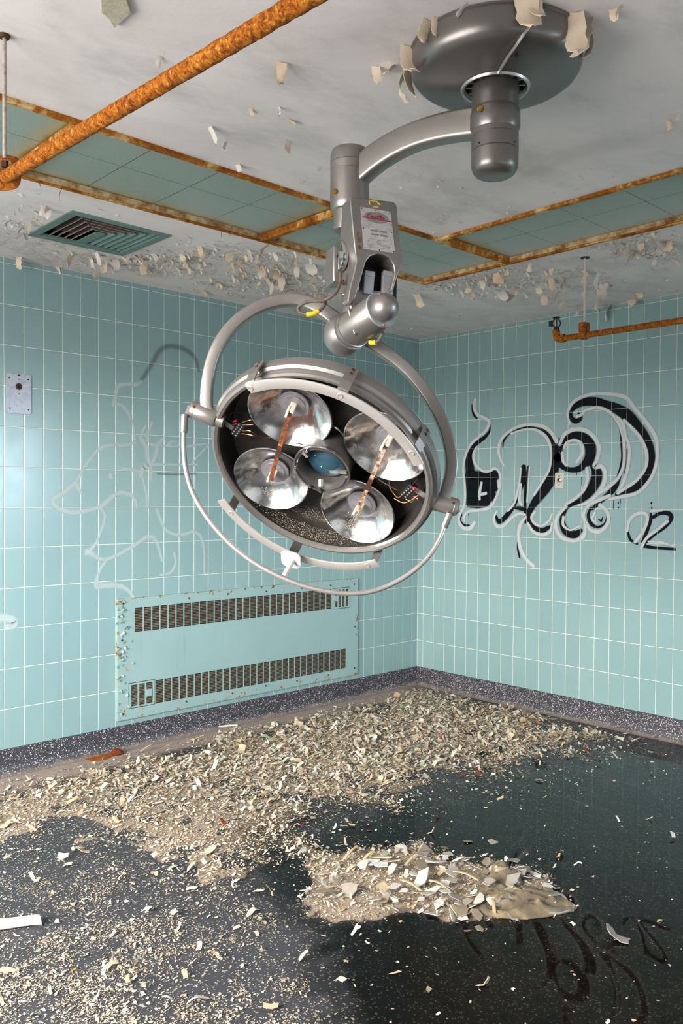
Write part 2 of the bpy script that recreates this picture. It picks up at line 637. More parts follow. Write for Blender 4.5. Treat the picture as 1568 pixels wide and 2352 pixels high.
def tiled_wall(name, axis, c0, jmax, jfar, max_parts, skip):
    """the grout bed is the wall; each tile is a part set 5 mm proud into it"""
    far = c0 + jfar * COLW
    if axis == 'x':
        wall = MB().span((-far, 0.0020, 0), (0.12, 0.12, ZC)).build(name, 'grout', smooth=False)
    else:
        wall = MB().span((0.0020, -far, 0), (0.12, 0.12, ZC)).build(name, 'grout', smooth=False)
    struct(wall)
    cells = []
    for j in range(-1, jfar):
        a = 0.0 if j < 0 else c0 + j * COLW
        b = c0 if j < 0 else c0 + (j + 1) * COLW
        for k in range(-1, 12):
            zt = ZC if k < 0 else Z0 - k * ROWH
            zb = Z0 if k < 0 else max(Z0 - (k + 1) * ROWH, BB)
            if k == 11:
                zb = BB - 0.01
            cells.append((j, k, a, b, zb, zt))
    cells.sort(key=lambda c: (c[0] > jmax, -c[0], c[1]))
    n = 0
    rest = MB()
    for j, k, a, b, zb, zt in cells:
        um, zm = (a + b) / 2, (zb + zt) / 2
        if skip and skip(um, zm):
            continue
        w, h = b - a - JOINT, zt - zb - JOINT
        key = (round(w, 4), round(h, 4))
        if key not in TILE:
            TILE[key] = tile_mesh('tile', *key)
        tilt = (random.gauss(0, 0.0022), 0, random.gauss(0, 0.0022))
        dep = random.uniform(-0.0003, 0.0003)
        if axis == 'x':
            loc, rz = (-um, 0.007 + dep, zm), 0.0
        else:
            loc, rz = (0.007 + dep, -um, zm), -math.pi / 2
        if j <= jmax and n < max_parts:
            inst(TILE[key], 'tile', wall, loc, (tilt[0], 0, rz + tilt[2]))
            n += 1
        else:
            M = Matrix.Translation(loc) @ Matrix.Rotation(rz, 4, 'Z')
            me = TILE[key]
            rest.add([M @ v.co for v in me.vertices], [tuple(p.vertices) for p in me.polygons])
    if rest.v:
        o = rest.build('tile_field', 'tile', wall, smooth=False)
        o['kind'] = 'stuff'
    return wall


pan_in = lambda u, z: PANEL[0] + 0.06 < -u < PANEL[1] - 0.06 and PANEL[2] + 0.12 < z < PANEL[3] - 0.12
wall_left = tiled_wall('wall_left', 'x', CL, 30, 58, 300, pan_in)
wall_right = tiled_wall('wall_right', 'y', CR, 20, 58, 300, None)


# the two walls behind the camera, with their window openings
def holed(mb, lo, hi, holes, put):
    us = sorted({lo[0], hi[0], *[h[0] for h in holes], *[h[1] for h in holes]})
    vs = sorted({lo[1], hi[1], *[h[2] for h in holes], *[h[3] for h in holes]})
    for a, b in zip(us, us[1:]):
        for c, d in zip(vs, vs[1:]):
            um, vm = (a + b) / 2, (c + d) / 2
            if any(h[0] < um < h[1] and h[2] < vm < h[3] for h in holes):
                continue
            put(mb, a, b, c, d)
    return mb


W1 = (-3.7, -1.0, 0.85, 2.45)      # window 1: y0 y1 z0 z1
W2 = (-1.4, -0.5, 1.2, 2.4)      # window 2: x0 x1 z0 z1
t = NT('off_white_wall_paint')
t.p(col=lin('#c4c2bd'), rough=0.6)
MAT['offwall'] = t.m
struct(holed(MB(), (YW, 0), (0.12, ZC), [W1], lambda m, a, b, c, d: m.span((XW - 0.12, a, c), (XW, b, d))).build('wall_side', 'offwall', smooth=False))
struct(holed(MB(), (XW - 0.12, 0), (0.12, ZC), [W2], lambda m, a, b, c, d: m.span((a, YW - 0.12, c), (b, YW, d))).build('wall_back', 'offwall', smooth=False))


def window(name, axis, W):
    root = bpy.data.objects.new(name, None)
    COL.objects.link(root)
    mid = ((W[0] + W[1]) / 2, (W[2] + W[3]) / 2)
    loc = (XW - 0.06, mid[0], W[2]) if axis == 'y' else (mid[0], YW - 0.06, W[2])
    root.location = loc
    ORG[root] = np.array(loc, float)
    struct(root)
    P = (lambda u, v, w: (XW - 0.06 + w, u, v)) if axis == 'y' else (lambda u, v, w: (u, YW - 0.06 + w, v))
    fr = MB()
    for a, b, c, d in ((W[0], W[0] + 0.05, W[2], W[3]), (W[1] - 0.05, W[1], W[2], W[3]),
                       (W[0] + 0.05, W[1] - 0.05, W[2], W[2] + 0.05), (W[0] + 0.05, W[1] - 0.05, W[3] - 0.05, W[3])):
        fr.span(P(a, c, -0.03), P(b, d, 0.03))
    fr.build('window_frame', 'white_plastic', root, smooth=False)
    nm = 3 if W[1] - W[0] > 2 else 1
    for k in range(1, nm + 1):
        u = W[0] + (W[1] - W[0]) * k / (nm + 1)
        MB().span(P(u - 0.02, W[2] + 0.05, -0.02), P(u + 0.02, W[3] - 0.05, 0.02)).build('mullion', 'white_plastic', root, smooth=False)
    return root


window('window_1', 'y', W1)
window('window_2', 'x', W2)

# ------------------------------------------------------------------ ceiling with its openings
FX = (-4.955, -3.722, -2.500, -1.305)      # fixture divisions along x
FY0, FY1 = -1.800, -1.190                  # the long row of fixtures
DX0, DX1 = -1.893, -1.305                  # the row that turns the corner
DY = (-4.24, -3.02, -1.800)
VENT = (-3.362, -2.854, -0.946, -0.468)
holes = [(FX[0] - 1.22, FX[3], FY0, FY1), (DX0, DX1, DY[0], DY[2]), VENT]
us = sorted({XW, 0.12, *np.arange(XW, 0.1, 0.16).round(3), *[h[0] for h in holes], *[h[1] for h in holes]})
vs = sorted({YW, 0.12, *np.arange(YW, 0.1, 0.16).round(3), *[h[2] for h in holes], *[h[3] for h in holes]})
cv, cf, idx = [], [], {}
peel_blobs = [(520, 610, 210), (360, 605, 150), (640, 620, 160), (150, 580, 150), (1180, 640, 130), (1330, 640, 130), (1500, 570, 120), (60, 520, 100),
              (700, 650, 140), (1540, 275, 60), (1010, 500, 60), (640, 160, 70), (500, 310, 60), (860, 160, 60), (40, 560, 90)]


def peel_at(x, y):
    px = PROJ((x, y, ZC))
    if px[2] < 0.3:
        return 0.0
    v = 0.0
    for bx, by, br in peel_blobs:
        v = max(v, 1 - math.hypot(px[0] - bx, (px[1] - by) * 2.2) / br)
    return max(0.0, v)


def cvert(x, y):
    k = (round(x, 4), round(y, 4))
    if k not in idx:
        idx[k] = len(cv)
        cv.append((k[0], k[1], ZC))
    return idx[k]


for a, b in zip(us, us[1:]):
    for c, d in zip(vs, vs[1:]):
        um, vm = (a + b) / 2, (c + d) / 2
        if any(h[0] < um < h[1] and h[2] < vm < h[3] for h in holes) or b - a < 1e-4 or d - c < 1e-4:
            continue
        cf.append((cvert(a, c), cvert(a, d), cvert(b, d), cvert(b, c)))
cm = MB().add(cv, cf)
cm.span((XW - 0.12, YW - 0.12, ZC + 0.20), (0.12, 0.12, ZC + 0.26))  # added unseen cover slab, stops sky light leaking in from above
n_ = len(cv)
ceiling = struct(cm.build('ceiling', 'ceiling', smooth=False, attrs={'peel': [peel_at(*v[:2]) for v in cv] + [0.0] * 8}))

# ------------------------------------------------------------------ skirting with its cove
prof = [(0.0, BB), (0.010, BB), (0.013, BB - 0.004), (0.013, 0.045), (0.017, 0.026), (0.026, 0.012), (0.042, 0.003), (0.060, 0.0008), (0.060, -0.01), (0.0, -0.01)]
for nm, P in (('baseboard_left', lambda s, o, z: (-s, -o + 0.002, z)), ('baseboard_right', lambda s, o, z: (-o + 0.002, -s, z))):
    m = MB()
    L = 6.2
    n = len(prof)
    # mitred into the corner
    m.add([P(o, o, z) for o, z in prof] + [P(L, o, z) for o, z in prof],
          [(k, (k + 1) % n, (k + 1) % n + n, k + n) for k in range(n)] + [tuple(range(n)), tuple(range(n, 2 * n))])
    struct(m.build(nm, 'terrazzo', smooth=True, ang=30))

# ------------------------------------------------------------------ floor
def vnoise(X, Y, sc, seed=0.0, octv=4):
    out = np.empty(len(X))
    for i in range(len(X)):
        out[i] = mnoise.fractal((X[i] * sc + seed, Y[i] * sc - seed, seed), 0.8, 2.1, octv)
    return out


def poly_sd(px, py, poly):
    """signed distance in pixels, positive inside"""
    P = np.asarray(poly, float)
    inside = np.zeros(len(px), bool)
    dist = np.full(len(px), 1e9)
    for i in range(len(P)):
        a, b = P[i], P[(i + 1) % len(P)]
        cond = (a[1] > py) != (b[1] > py)
        xs = a[0] + (py - a[1]) / (b[1] - a[1] + 1e-12) * (b[0] - a[0])
        inside ^= cond & (px < xs)
        ab = b - a
        tt = np.clip(((px - a[0]) * ab[0] + (py - a[1]) * ab[1]) / (ab @ ab), 0, 1)
        dist = np.minimum(dist, np.hypot(px - a[0] - tt * ab[0], (py - a[1] - tt * ab[1]) * 1.6))
    return np.where(inside, dist, -dist)


ZA = [(-200, 1890), (0, 1835), (140, 1800), (300, 1765), (470, 1712), (620, 1676), (800, 1640), (930, 1606), (1010, 1600), (1120, 1622), (1260, 1662),
      (1390, 1690), (1290, 1716), (1225, 1728), (1140, 1762), (1000, 1760), (950, 1790), (890, 1835), (800, 1826), (745, 1856), (650, 1862), (665, 1895), (720, 1930), (790, 1975), (700, 1995), (630, 1960), (560, 2010), (470, 2000), (330, 1955), (200, 1890), (60, 1905), (-200, 1960)]
ZB = [(690, 1940), (850, 1962), (950, 1945), (1060, 1965), (1190, 1985), (1262, 2020), (1325, 2090), (1180, 2112), (1070, 2122), (960, 2100), (860, 2112),
      (760, 2125), (650, 2085), (720, 2030)]
ZD = [(560, 1900), (700, 1880), (860, 1850), (1000, 1810), (1240, 1750), (1400, 1720), (1700, 1760), (2600, 1900), (2600, 3200), (820, 2500), (760, 2300), (700, 2150), (560, 2060), (540, 1960)]
ZN = [(-400, 1960), (150, 1930), (420, 2010), (640, 2020), (660, 2140), (620, 2250), (700, 2500), (-600, 2700)]   # fine scatter in front
ZT = [(-600, 2140), (300, 2160), (420, 2230), (600, 2260), (820, 2480), (-700, 2700)]                             # bright rubble at the bottom


def zones(X, Y):
    pr = PROJ(np.stack([X, Y, np.zeros(len(X))], 1))
    px, py = np.where(pr[:, 2] > 0.4, pr[:, 0], -9999), np.where(pr[:, 2] > 0.4, pr[:, 1], -9999)
    n1 = vnoise(X, Y, 3.2, 3.1)
    n2 = vnoise(X, Y, 9.0, 8.7, 5)
    wob = n1 * 48 + n2 * 62
    sm = lambda v, lo, hi: np.clip((v - lo) / (hi - lo), 0, 1)
    A = sm(poly_sd(px, py, ZA) + wob, -22, 34)
    B = sm(poly_sd(px, py, ZB) + wob * 0.5, -10, 26)
    Wt = sm(poly_sd(px, py, ZD) + wob * 0.9, -110, 110)
    Nn = sm(poly_sd(px, py, ZN) + wob, -40, 80)
    T = sm(poly_sd(px, py, ZT) + wob, -60, 120)
    global HALO
    HALO = sm(poly_sd(px, py, ZA) + wob, -150, 10) * (1 - A)
    return px, py, A, B, Wt, Nn, T, n1, n2


nx, ny = 300, 296
gx = np.linspace(XW - 0.1, 0.1, nx)
gy = np.linspace(YW - 0.1, 0.1, ny)
GX, GY = np.meshgrid(gx, gy)
GX, GY = GX.ravel(), GY.ravel()
px, py, A_, B_, W_, N_, T_, n1_, n2_ = zones(GX, GY)
isl = np.clip((n2_ * 1.3 + n1_ * 0.8 + 0.26) / 0.42, 0, 1)
isl = np.maximum(isl, np.clip((1790 - py) / 90, 0, 1))
dust = np.clip(0.96 * A_ * (0.42 + 0.58 * isl) + 0.16 * HALO + 0.8 * B_ + 0.20 * N_ * np.clip(0.55 + n1_, 0.2, 1) + 0.14 * T_, 0, 1)
dist_wall = np.minimum(-GX, -GY)
wet = np.clip(W_ * (1 - 0.9 * B_) - 0.25 * N_, 0, 1)
silt = np.clip((0.30 + 0.05 * n1_ - dist_wall) / 0.08, 0, 1) * np.clip((-GX * 0 + 1), 0, 1) * (GY > -0.5) * np.clip((-GX + 0.1) / 0.4, 0, 1)
damp = np.clip((0.62 + 0.12 * n1_ - (-GY)) / 0.1, 0, 1) * (1 - silt)
murk = np.clip(poly_sd(px, py, [(860, 2110), (1320, 2090), (2400, 2120), (2400, 3000), (1000, 2600), (900, 2300)]) / 120, 0, 1)
fl = [(j * nx + i, j * nx + i + 1, (j + 1) * nx + i + 1, (j + 1) * nx + i) for j in range(ny - 1) for i in range(nx - 1)]
t = NT('grimy_terrazzo_floor')
co = t.pos()
cell = t.voro(co, 170, 'Color')
d = t.voro(co, 170, 'Distance')
sep = t.n('ShaderNodeSeparateColor')
t.set(sep.inputs[0], cell)
dark = t.mix(t.noise(co, 3.0, 5), lin('#303034'), lin('#3f3e42'))
dark = t.mix(t.attr('murk'), dark, lin('#43382e'))
mur = t.step(t.math('ADD', t.noise(co, 5, 6, 0.7, dist=1.0), t.math('MULTIPLY', t.attr('murk'), 0.12)), 0.60, 0.72)
chipc = t.mix(sep.outputs[1], lin('#6f6a60'), lin('#b8ad98'))
mask = t.math('MULTIPLY', t.math('GREATER_THAN', sep.outputs[0], 0.56), t.math('LESS_THAN', d, t.math('MULTIPLY', sep.outputs[2], 0.58)))
base = t.mix(mask, dark, chipc)
base = t.mix(t.math('MULTIPLY', t.math('MULTIPLY', mur, t.attr('murk')), 0.6), base, lin('#20160f'))
base = t.mix(t.math('MULTIPLY', t.attr('damp'), 0.55), base, lin('#3b3026'))
dn = t.math('ADD', t.math('MULTIPLY', t.noise(co, 26, 7, 0.75), 0.55), t.math('MULTIPLY', t.noise(co, 150, 5, 0.75), 0.45))
dm = t.step(t.math('SUBTRACT', t.math('MULTIPLY', t.attr('dust'), 0.50), t.math('SUBTRACT', dn, 0.27)), 0.0, 0.05)
gr = t.noise(co, 420, 3, 0.6)
dcol = t.ramp(gr, [(0.28, lin('#6f6152')), (0.45, lin('#948270')), (0.6, lin('#ae9b87')), (0.75, lin('#c4b6a4'))])
col = t.mix(dm, base, dcol)
scol = t.ramp(t.noise(co, 30, 6, 0.7), [(0.3, lin('#8c7b70')), (0.7, lin('#a99a90'))])
col = t.mix(t.math('MULTIPLY', t.attr('silt'), 0.9), col, scol)
dry = t.math('MAXIMUM', dm, t.attr('silt'))
t.p(col=col, rough=t.mixf(dry, 0.55, 0.85), spec=t.mixf(dry, 0.35, 0.2))
t.bump(t.math('MULTIPLY', t.math('ADD', gr, dn), dm), 0.5, 0.004)
MAT['floor'] = t.m
fm = MB()
fm.v = list(zip(GX, GY, np.zeros(len(GX))))
fm.f = fl
floor = struct(fm.build('floor', 'floor', smooth=False, attrs={'dust': dust, 'silt': silt, 'damp': damp, 'murk': murk}))

# shallow water lying over the low end of the floor
sel = (wet > 0.0).reshape(ny, nx)
pm, pid, pw = MB(), {}, []
for j in range(ny - 1):
    for i in range(nx - 1):
        if gx[i + 1] < -0.05 and gy[j + 1] < -0.05 and (sel[j, i] or sel[j + 1, i + 1] or sel[j, i + 1] or sel[j + 1, i]):
            q = []
            for a, b in ((j, i), (j, i + 1), (j + 1, i + 1), (j + 1, i)):
                k = a * nx + b
                if k not in pid:
                    pid[k] = len(pm.v)
                    pm.v.append((gx[b], gy[a], 0.0022))
                    pw.append(wet[k])
                q.append(pid[k])
            pm.f.append(tuple(q))
t = NT('clear_shallow_water')
tr = t.n('ShaderNodeBsdfTransparent')
tr.inputs['Color'].default_value = (0.95, 0.94, 0.92, 1)
gl = t.n('ShaderNodeBsdfGlossy')
gl.inputs['Roughness'].default_value = 0.025
fr = t.n('ShaderNodeFresnel')
fr.inputs['IOR'].default_value = 1.33
nb = t.n('ShaderNodeBump', ins={'Height': t.noise(t.pos(), 5, 2), 'Strength': 0.02, 'Distance': 0.01})
t.set(gl.inputs['Normal'], nb.outputs['Normal'])
ms = t.n('ShaderNodeMixShader')
t.set(ms.inputs[0], fr.outputs[0])
t.set(ms.inputs[1], tr.outputs[0])
t.set(ms.inputs[2], gl.outputs[0])
t2 = t.n('ShaderNodeBsdfTransparent')
m2 = t.n('ShaderNodeMixShader')
t.set(m2.inputs[0], t.step(t.math('ADD', t.attr('wet'), t.math('MULTIPLY', t.math('SUBTRACT', t.noise(t.pos(), 22, 6, 0.7), 0.5), 0.5)), 0.05, 0.95))
t.set(m2.inputs[1], t2.outputs[0])
t.set(m2.inputs[2], ms.outputs[0])
t.set(t.out.inputs['Surface'], m2.outputs[0])
MAT['water'] = t.m
puddle = pm.build('water_puddle', 'water', smooth=True, attrs={'wet': pw})
props(puddle, 'shallow clear puddle mirroring the tiled wall on the dark terrazzo floor', 'water', kind='stuff')
# ================================================================== CEILING LIGHT FIXTURES
def fixture(label, x0, x1, y0, y1, nxp, nyp, rails):
    root = thing('ceiling_light', label, 'ceiling light', ((x0 + x1) / 2, (y0 + y1) / 2, ZC), 'recessed light fixtures in the ceiling')
    zl = ZC + 0.022
    ex = np.linspace(x0, x1, nxp + 1)
    ey = np.linspace(y0, y1, nyp + 1)
    g = 0.0012
    for i in range(nxp):
        for j in range(nyp):
            a, b, c, d = ex[i] + g, ex[i + 1] - g, ey[j] + g, ey[j + 1] - g
            m = MB()
            N = 6
            V, Fq = [], []
            for q in range(N + 1):
                for p in range(N + 1):
                    V.append((a + (b - a) * p / N, c + (d - c) * q / N, zl))
            for q in range(N):
                for p in range(N):
                    Fq.append((q * (N + 1) + p, q * (N + 1) + p + 1, (q + 1) * (N + 1) + p + 1, (q + 1) * (N + 1) + p))
            m.add(V, Fq)
            m.build('diffuser_pane', 'diffuser', root, smooth=False,
                    attrs={'edge': [min(v[0] - x0, x1 - v[0], v[1] - y0, y1 - v[1]) for v in V]})
    # dark strip behind the seams and the housing
    MB().span((x0, y0, zl + 0.004), (x1, y1, zl + 0.12)).build('housing', 'rust2', root, smooth=False)
    for side in rails:
        w, hgt = 0.026, 0.014
        if side == 'n':
            lo, hi, b0, b1 = (x0, y0 - 0.012, ZC - hgt), (x1, y0 + w - 0.012, ZC + 0.02), (x0, y0 + w - 0.012, ZC - 0.004), (x1, y0 + w - 0.004, ZC + 0.02)
        elif side == 's':
            lo, hi, b0, b1 = (x0, y1 - 0.008, ZC - 0.010), (x1, y1 + 0.010, ZC + 0.02), (x0, y1 - 0.018, ZC - 0.002), (x1, y1 - 0.008, ZC + 0.02)
        elif side == 'w':
            lo, hi, b0, b1 = (x0 - 0.015, y0, ZC - hgt + 0.001), (x0 + 0.015, y1, ZC + 0.02), (x0 + 0.015, y0, ZC - 0.004), (x0 + 0.022, y1, ZC + 0.02)
        else:
            lo, hi, b0, b1 = (x1 - 0.012, y0, ZC - 0.011), (x1 + 0.010, y1, ZC + 0.02), (x1 - 0.020, y0, ZC - 0.003), (x1 - 0.012, y1, ZC + 0.02)
        r = MB().span(np.array(lo), np.array(hi)).build('frame_rail', 'frame', root, smooth=False, bevel=0.003)
        MB().span(np.array(b0), np.array(b1)).build('bead', 'bead', r, smooth=False)
    return root


fixture('pale green ceiling light behind the hanger rod of the orange pipe', FX[0], FX[1], FY0, FY1, 4, 2, 'nsw')
fixture('long pale green ceiling light with a dark smudge, beside the square air vent', FX[1], FX[2], FY0, FY1, 4, 2, 'nsw')
fixture('pale green ceiling light behind the surgical lamp where the rusty frames turn the corner', FX[2], FX[3], FY0, FY1, 4, 2, 'nswe')
fixture('pale green ceiling light nearest the wall with black graffiti', DX0, DX1, DY[1], DY[2], 2, 4, 'wen')
fixture('pale green ceiling light past the end of the corner row', DX0, DX1, DY[0], DY[1], 2, 4, 'we')
fixture('pale green ceiling light at the far end of the long row', FX[0] - 1.22, FX[0], FY0, FY1, 4, 2, 'ns')

# ================================================================== AIR VENT
x0, x1, y0, y1 = VENT
vent = thing('air_vent', 'dark green square louvred air vent in the peeling ceiling', 'air vent', ((x0 + x1) / 2, (y0 + y1) / 2, ZC))
m = MB()
fw = 0.040
for a, b, c, d in ((x0, x1, y0, y0 + fw), (x0, x1, y1 - fw, y1), (x0, x0 + fw, y0 + fw, y1 - fw), (x1 - fw, x1, y0 + fw, y1 - fw)):
    m.span((a, c, ZC - 0.006), (b, d, ZC + 0.012))
m.build('frame', 'vent', vent, smooth=False, bevel=0.002)
MB().span((x0, y0, ZC + 0.13), (x1, y1, ZC + 0.14)).build('duct_back', 'black', vent, smooth=False)
m = MB()
for a, b, c, d in ((x0, x1, y0, y0 + .004), (x0, x1, y1 - .004, y1), (x0, x0 + .004, y0, y1), (x1 - .004, x1, y0, y1)):
    m.span((a, c, ZC), (b, d, ZC + 0.13))
m.build('duct', 'black', vent, smooth=False)
ix0, ix1, iy0, iy1 = x0 + fw, x1 - fw, y0 + fw, y1 - fw
NB = 5
for i in range(NB):
    s = 0.012 + i * 0.036
    def blade(p, q, lean, mat):
        p, q = np.array(p), np.array(q)
        d = nrm(q - p)
        lean = np.array(lean, float)
        a0, a1 = np.array((0, 0, -0.002)), lean * 0.030 + np.array((0, 0, 0.030))
        th = np.array((0, 0, 0.0025))
        V = [p + a0, q + a0, q + a1, p + a1]
        m = MB().add(V + [v + th for v in V], [(0, 1, 2, 3), (7, 6, 5, 4), (0, 4, 5, 1), (1, 5, 6, 2), (2, 6, 7, 3), (3, 7, 4, 0)])
        return m.build('louvre', mat, vent, smooth=False)
    zb = ZC + 0.004
    blade((ix0 + s, iy0 + s, zb), (ix0 + s, iy1, zb), (1, 0, 0), 'vent_dusty')
    blade((ix0 + s, iy0 + s, zb), (ix1 - s, iy0 + s, zb), (0, 1, 0), 'vent_dusty')
    blade((ix1 - s, iy0 + s, zb), (ix1 - s, iy1, zb), (-1, 0, 0), 'vent')
MB().span((ix0 + 0.19, iy0 + 0.19, ZC + 0.003), (ix1 - 0.19, iy1, ZC + 0.008)).build('centre_blank', 'vent', vent, smooth=False)
for k in range(8):
    yy = iy0 + 0.06 + k * 0.042
    MB().span((ix0 + 0.004, yy, ZC + 0.03), (ix0 + 0.19, yy + 0.0025, ZC + 0.06)).build('rear_fin', 'vent_dusty', vent, smooth=False)

# ================================================================== SPRINKLER PIPES
pa, pb, pc = ONX(10, 408, -4.128), ONX(350, 212, -4.128), ONX(690, 5, -4.128)
dirp = nrm(pc - pa)
pipe1 = thing('sprinkler_pipe', 'thick bright orange rusted pipe hanging below the ceiling by a rod', 'pipe', pa)


def rough_tube(p, q, r, n=14, seg=60, amp=0.10):
    path = [np.asarray(p) + (np.asarray(q) - np.asarray(p)) * k / seg for k in range(seg + 1)]
    m = MB().tube(path, r, n)
    c = nrm(np.asarray(q) - np.asarray(p))
    for i, v in enumerate(m.v):
        v = np.array(v)
        ax = np.asarray(p) + np.dot(v - np.asarray(p), c) * c
        m.v[i] = tuple(ax + (v - ax) * (1 + amp * mnoise.noise(Vector(v * 70))))
    return m


rough_tube(pa - dirp * 0.02, pc + dirp * 0.5, 0.0172, 16, 150).build('pipe', 'rust', pipe1)
rough_tube(pa - dirp * 0.9, pa + dirp * 0.004, 0.0165, 16, 60).build('pipe_length', 'rust', pipe1)
rough_tube(pa - dirp * 0.028, pa + dirp * 0.006, 0.0215, 16, 8, 0.05).build('coupling', 'rust2', pipe1)
rod1 = ONZ(10, 80, ZC)
MB().cyl((rod1[0], rod1[1], pa[2] + 0.045), (rod1[0], rod1[1], ZC), 0.0055, 12).build('hanger_rod', M_noise('pitted_steel_rod', [(0.3, '#8f8378'), (0.6, '#b9aca0'), (0.75, '#6b5648')], 60, 0.6, 0.3), pipe1)
MB().lathe([(0, 0), (0.013, 0), (0.015, 0.006), (0.015, 0.010), (0, 0.010)], (rod1[0], rod1[1], ZC - 0.010), (0, 0, 1), 16).build('rod_flange', 'rust_screw', pipe1)
# clevis loop: flat strap bent round above and beside the pipe
cz = pa[2]
loop = [np.array((rod1[0], rod1[1], cz)) + np.array((-0.7, 0.7, 0)) * 0 + RI * a + np.array((0, 0, b)) for a, b in
        ((-0.036, 0.0), (-0.040, 0.022), (-0.034, 0.046), (-0.015, 0.052), (0.012, 0.052), (0.028, 0.046), (0.032, 0.022), (0.029, -0.012), (0.012, -0.021), (-0.02, -0.021), (-0.036, 0.0))]
MB().sweep(spline(loop, 5), rrect(0.005, 0.026, 0.002, 2), hint=tuple(dirp)).build('clevis', 'rust2', pipe1)
MB().cyl((rod1[0], rod1[1], cz + 0.028), (rod1[0], rod1[1], cz + 0.050), 0.010, 6).build('nut', 'rust_screw', pipe1)

XR = -1.10
qa, qb, qc = ONX(1292, 779, XR), ONX(1341, 769, XR), ONX(1568, 738, XR)
qz = 2.350
qa[2], qb[2], qc[2] = qz, qz, qz
pipe2 = thing('sprinkler_pipe', 'thin brown rusted pipe ending in a sprinkler head before the graffiti wall', 'pipe', qb)
rough_tube(qa, (XR, qc[1] - 1.6, qz), 0.0155, 14, 150, 0.07).build('pipe', 'rust2', pipe2)
el = [qa + np.array((0, 0.0, 0)), qa + np.array((0, 0.020, 0.0)), qa + np.array((0, 0.034, 0.010)), qa + np.array((0, 0.040, 0.030)), qa + np.array((0, 0.040, 0.050))]
MB().tube(spline(el, 5), 0.0195, 14).build('elbow', 'rust', pipe2)
MB().cyl(qa + np.array((0, -0.012, 0)), qa + np.array((0, 0.006, 0)), 0.0225, 14).build('elbow_collar', 'rust', pipe2)
sh = qa + np.array((0, 0.040, 0.050))
spr = MB().lathe([(0, 0), (0.014, 0), (0.015, 0.012), (0.008, 0.018), (0, 0.018)], sh, (0, 0, 1), 12).build('sprinkler_head', 'black', pipe2)
for sg in (-1, 1):
    MB().tube(spline([sh + RI * 0.008 * sg + np.array((0, 0, .015)), sh + RI * 0.021 * sg + np.array((0, 0, .030)), sh + RI * 0.019 * sg + np.array((0, 0, .048)), sh + RI * 0.004 * sg + np.array((0, 0, .064))], 4), 0.0035, 8).build('frame_arm', 'black', spr)
MB().lathe([(0, 0), (0.018, 0.0), (0.021, 0.004), (0.018, 0.006), (0, 0.006)], sh + np.array((0, 0, .064)), (0, 0, 1), 14).build('deflector', 'black', spr)
MB().box(sh + np.array((0, 0, .040)) - RI * 0.0, (0.006, 0.006, 0.040)).build('link', 'rust_screw', spr, smooth=False)
MB().box(sh + np.array((0, 0, .036)) - RI * 0.030, (0.016, 0.016, 0.030)).build('tamper_tag', 'black', spr, smooth=False)
hb = qb.copy()
MB().span(hb + np.array((-0.024, -0.021, 0.016)), hb + np.array((0.024, 0.021, 0.066))).build('hanger_clamp', 'rust2', pipe2, smooth=False, bevel=0.006)
MB().cyl(hb + np.array((0, -0.016, 0)), hb + np.array((0, 0.016, 0)), 0.0225, 16).build('clamp_ring', 'rust2', pipe2)
MB().cyl(hb + NC * 0.024 + np.array((0, 0, .035)), hb + NC * 0.036 + np.array((0, 0, .035)), 0.006, 6).build('bolt', 'rust_screw', pipe2)
MB().cyl((hb[0], hb[1], hb[2] + 0.06), (hb[0], hb[1], ZC), 0.0055, 10).build('hanger_rod', M_noise('peeling_painted_rod', [(0.3, '#b5a598'), (0.6, '#c4b8ae'), (0.75, '#9a7a60')], 60, 0.6), pipe2)
MB().lathe([(0, 0), (0.022, 0), (0.024, 0.005), (0, 0.005)], (hb[0], hb[1], ZC - 0.005), (0, 0, 1), 14).build('rod_flange', 'black', pipe2)

# ================================================================== WALL PLATES
def screw(m_or_parent, p, axis, r, mat='rust_screw'):
    return MB().lathe([(0, 0), (r, 0), (r * 0.8, r * 0.5), (0, r * 0.5)], p, axis, 10).build('screw', mat, m_or_parent)


xa, xb, za, zb = -3.285, -3.147, 1.933, 2.147
cov = thing('blanking_plate', 'scuffed steel blanking plate with a round hole on the tiled wall', 'wall plate', ((xa + xb) / 2, 0, za))
pts = [(px_ + (xa + xb) / 2, 0.0, pz + (za + zb) / 2) for px_, pz in rrect(xb - xa, zb - za, 0.006)]
MB().prism(pts, (0, -0.004, 0)).build('plate', 'plate', cov, smooth=False, bevel=0.001)
for u, v, r in ((0.13, 0.88, .0045), (0.87, 0.88, .0045), (0.15, 0.13, .0045), (0.88, 0.12, .0045), (0.5, 0.86, .003), (0.51, 0.50, .003)):
    screw(cov, (xa + u * (xb - xa), -0.004, za + v * (zb - za)), (0, -1, 0), r, 'black')
MB().lathe([(0, 0), (0.018, 0), (0.018, 0.0012), (0, 0.0012)], ((xa + 0.5 * (xb - xa)), -0.004, za + 0.68 * (zb - za)), (0, -1, 0), 24).build('hole', 'rust_screw', cov)
MB().lathe([(0, 0), (0.010, 0), (0.008, 0.002), (0, 0.002)], ((xa + 0.49 * (xb - xa)), -0.005, za + 0.67 * (zb - za)), (0, -1, 0), 7).build('bolt_end', 'black', cov)
MB().span((xa + 0.45 * (xb - xa), -0.0046, zb - 0.012), (xa + 0.56 * (xb - xa), -0.0038, zb - 0.004)).build('slot', 'black', cov, smooth=False)

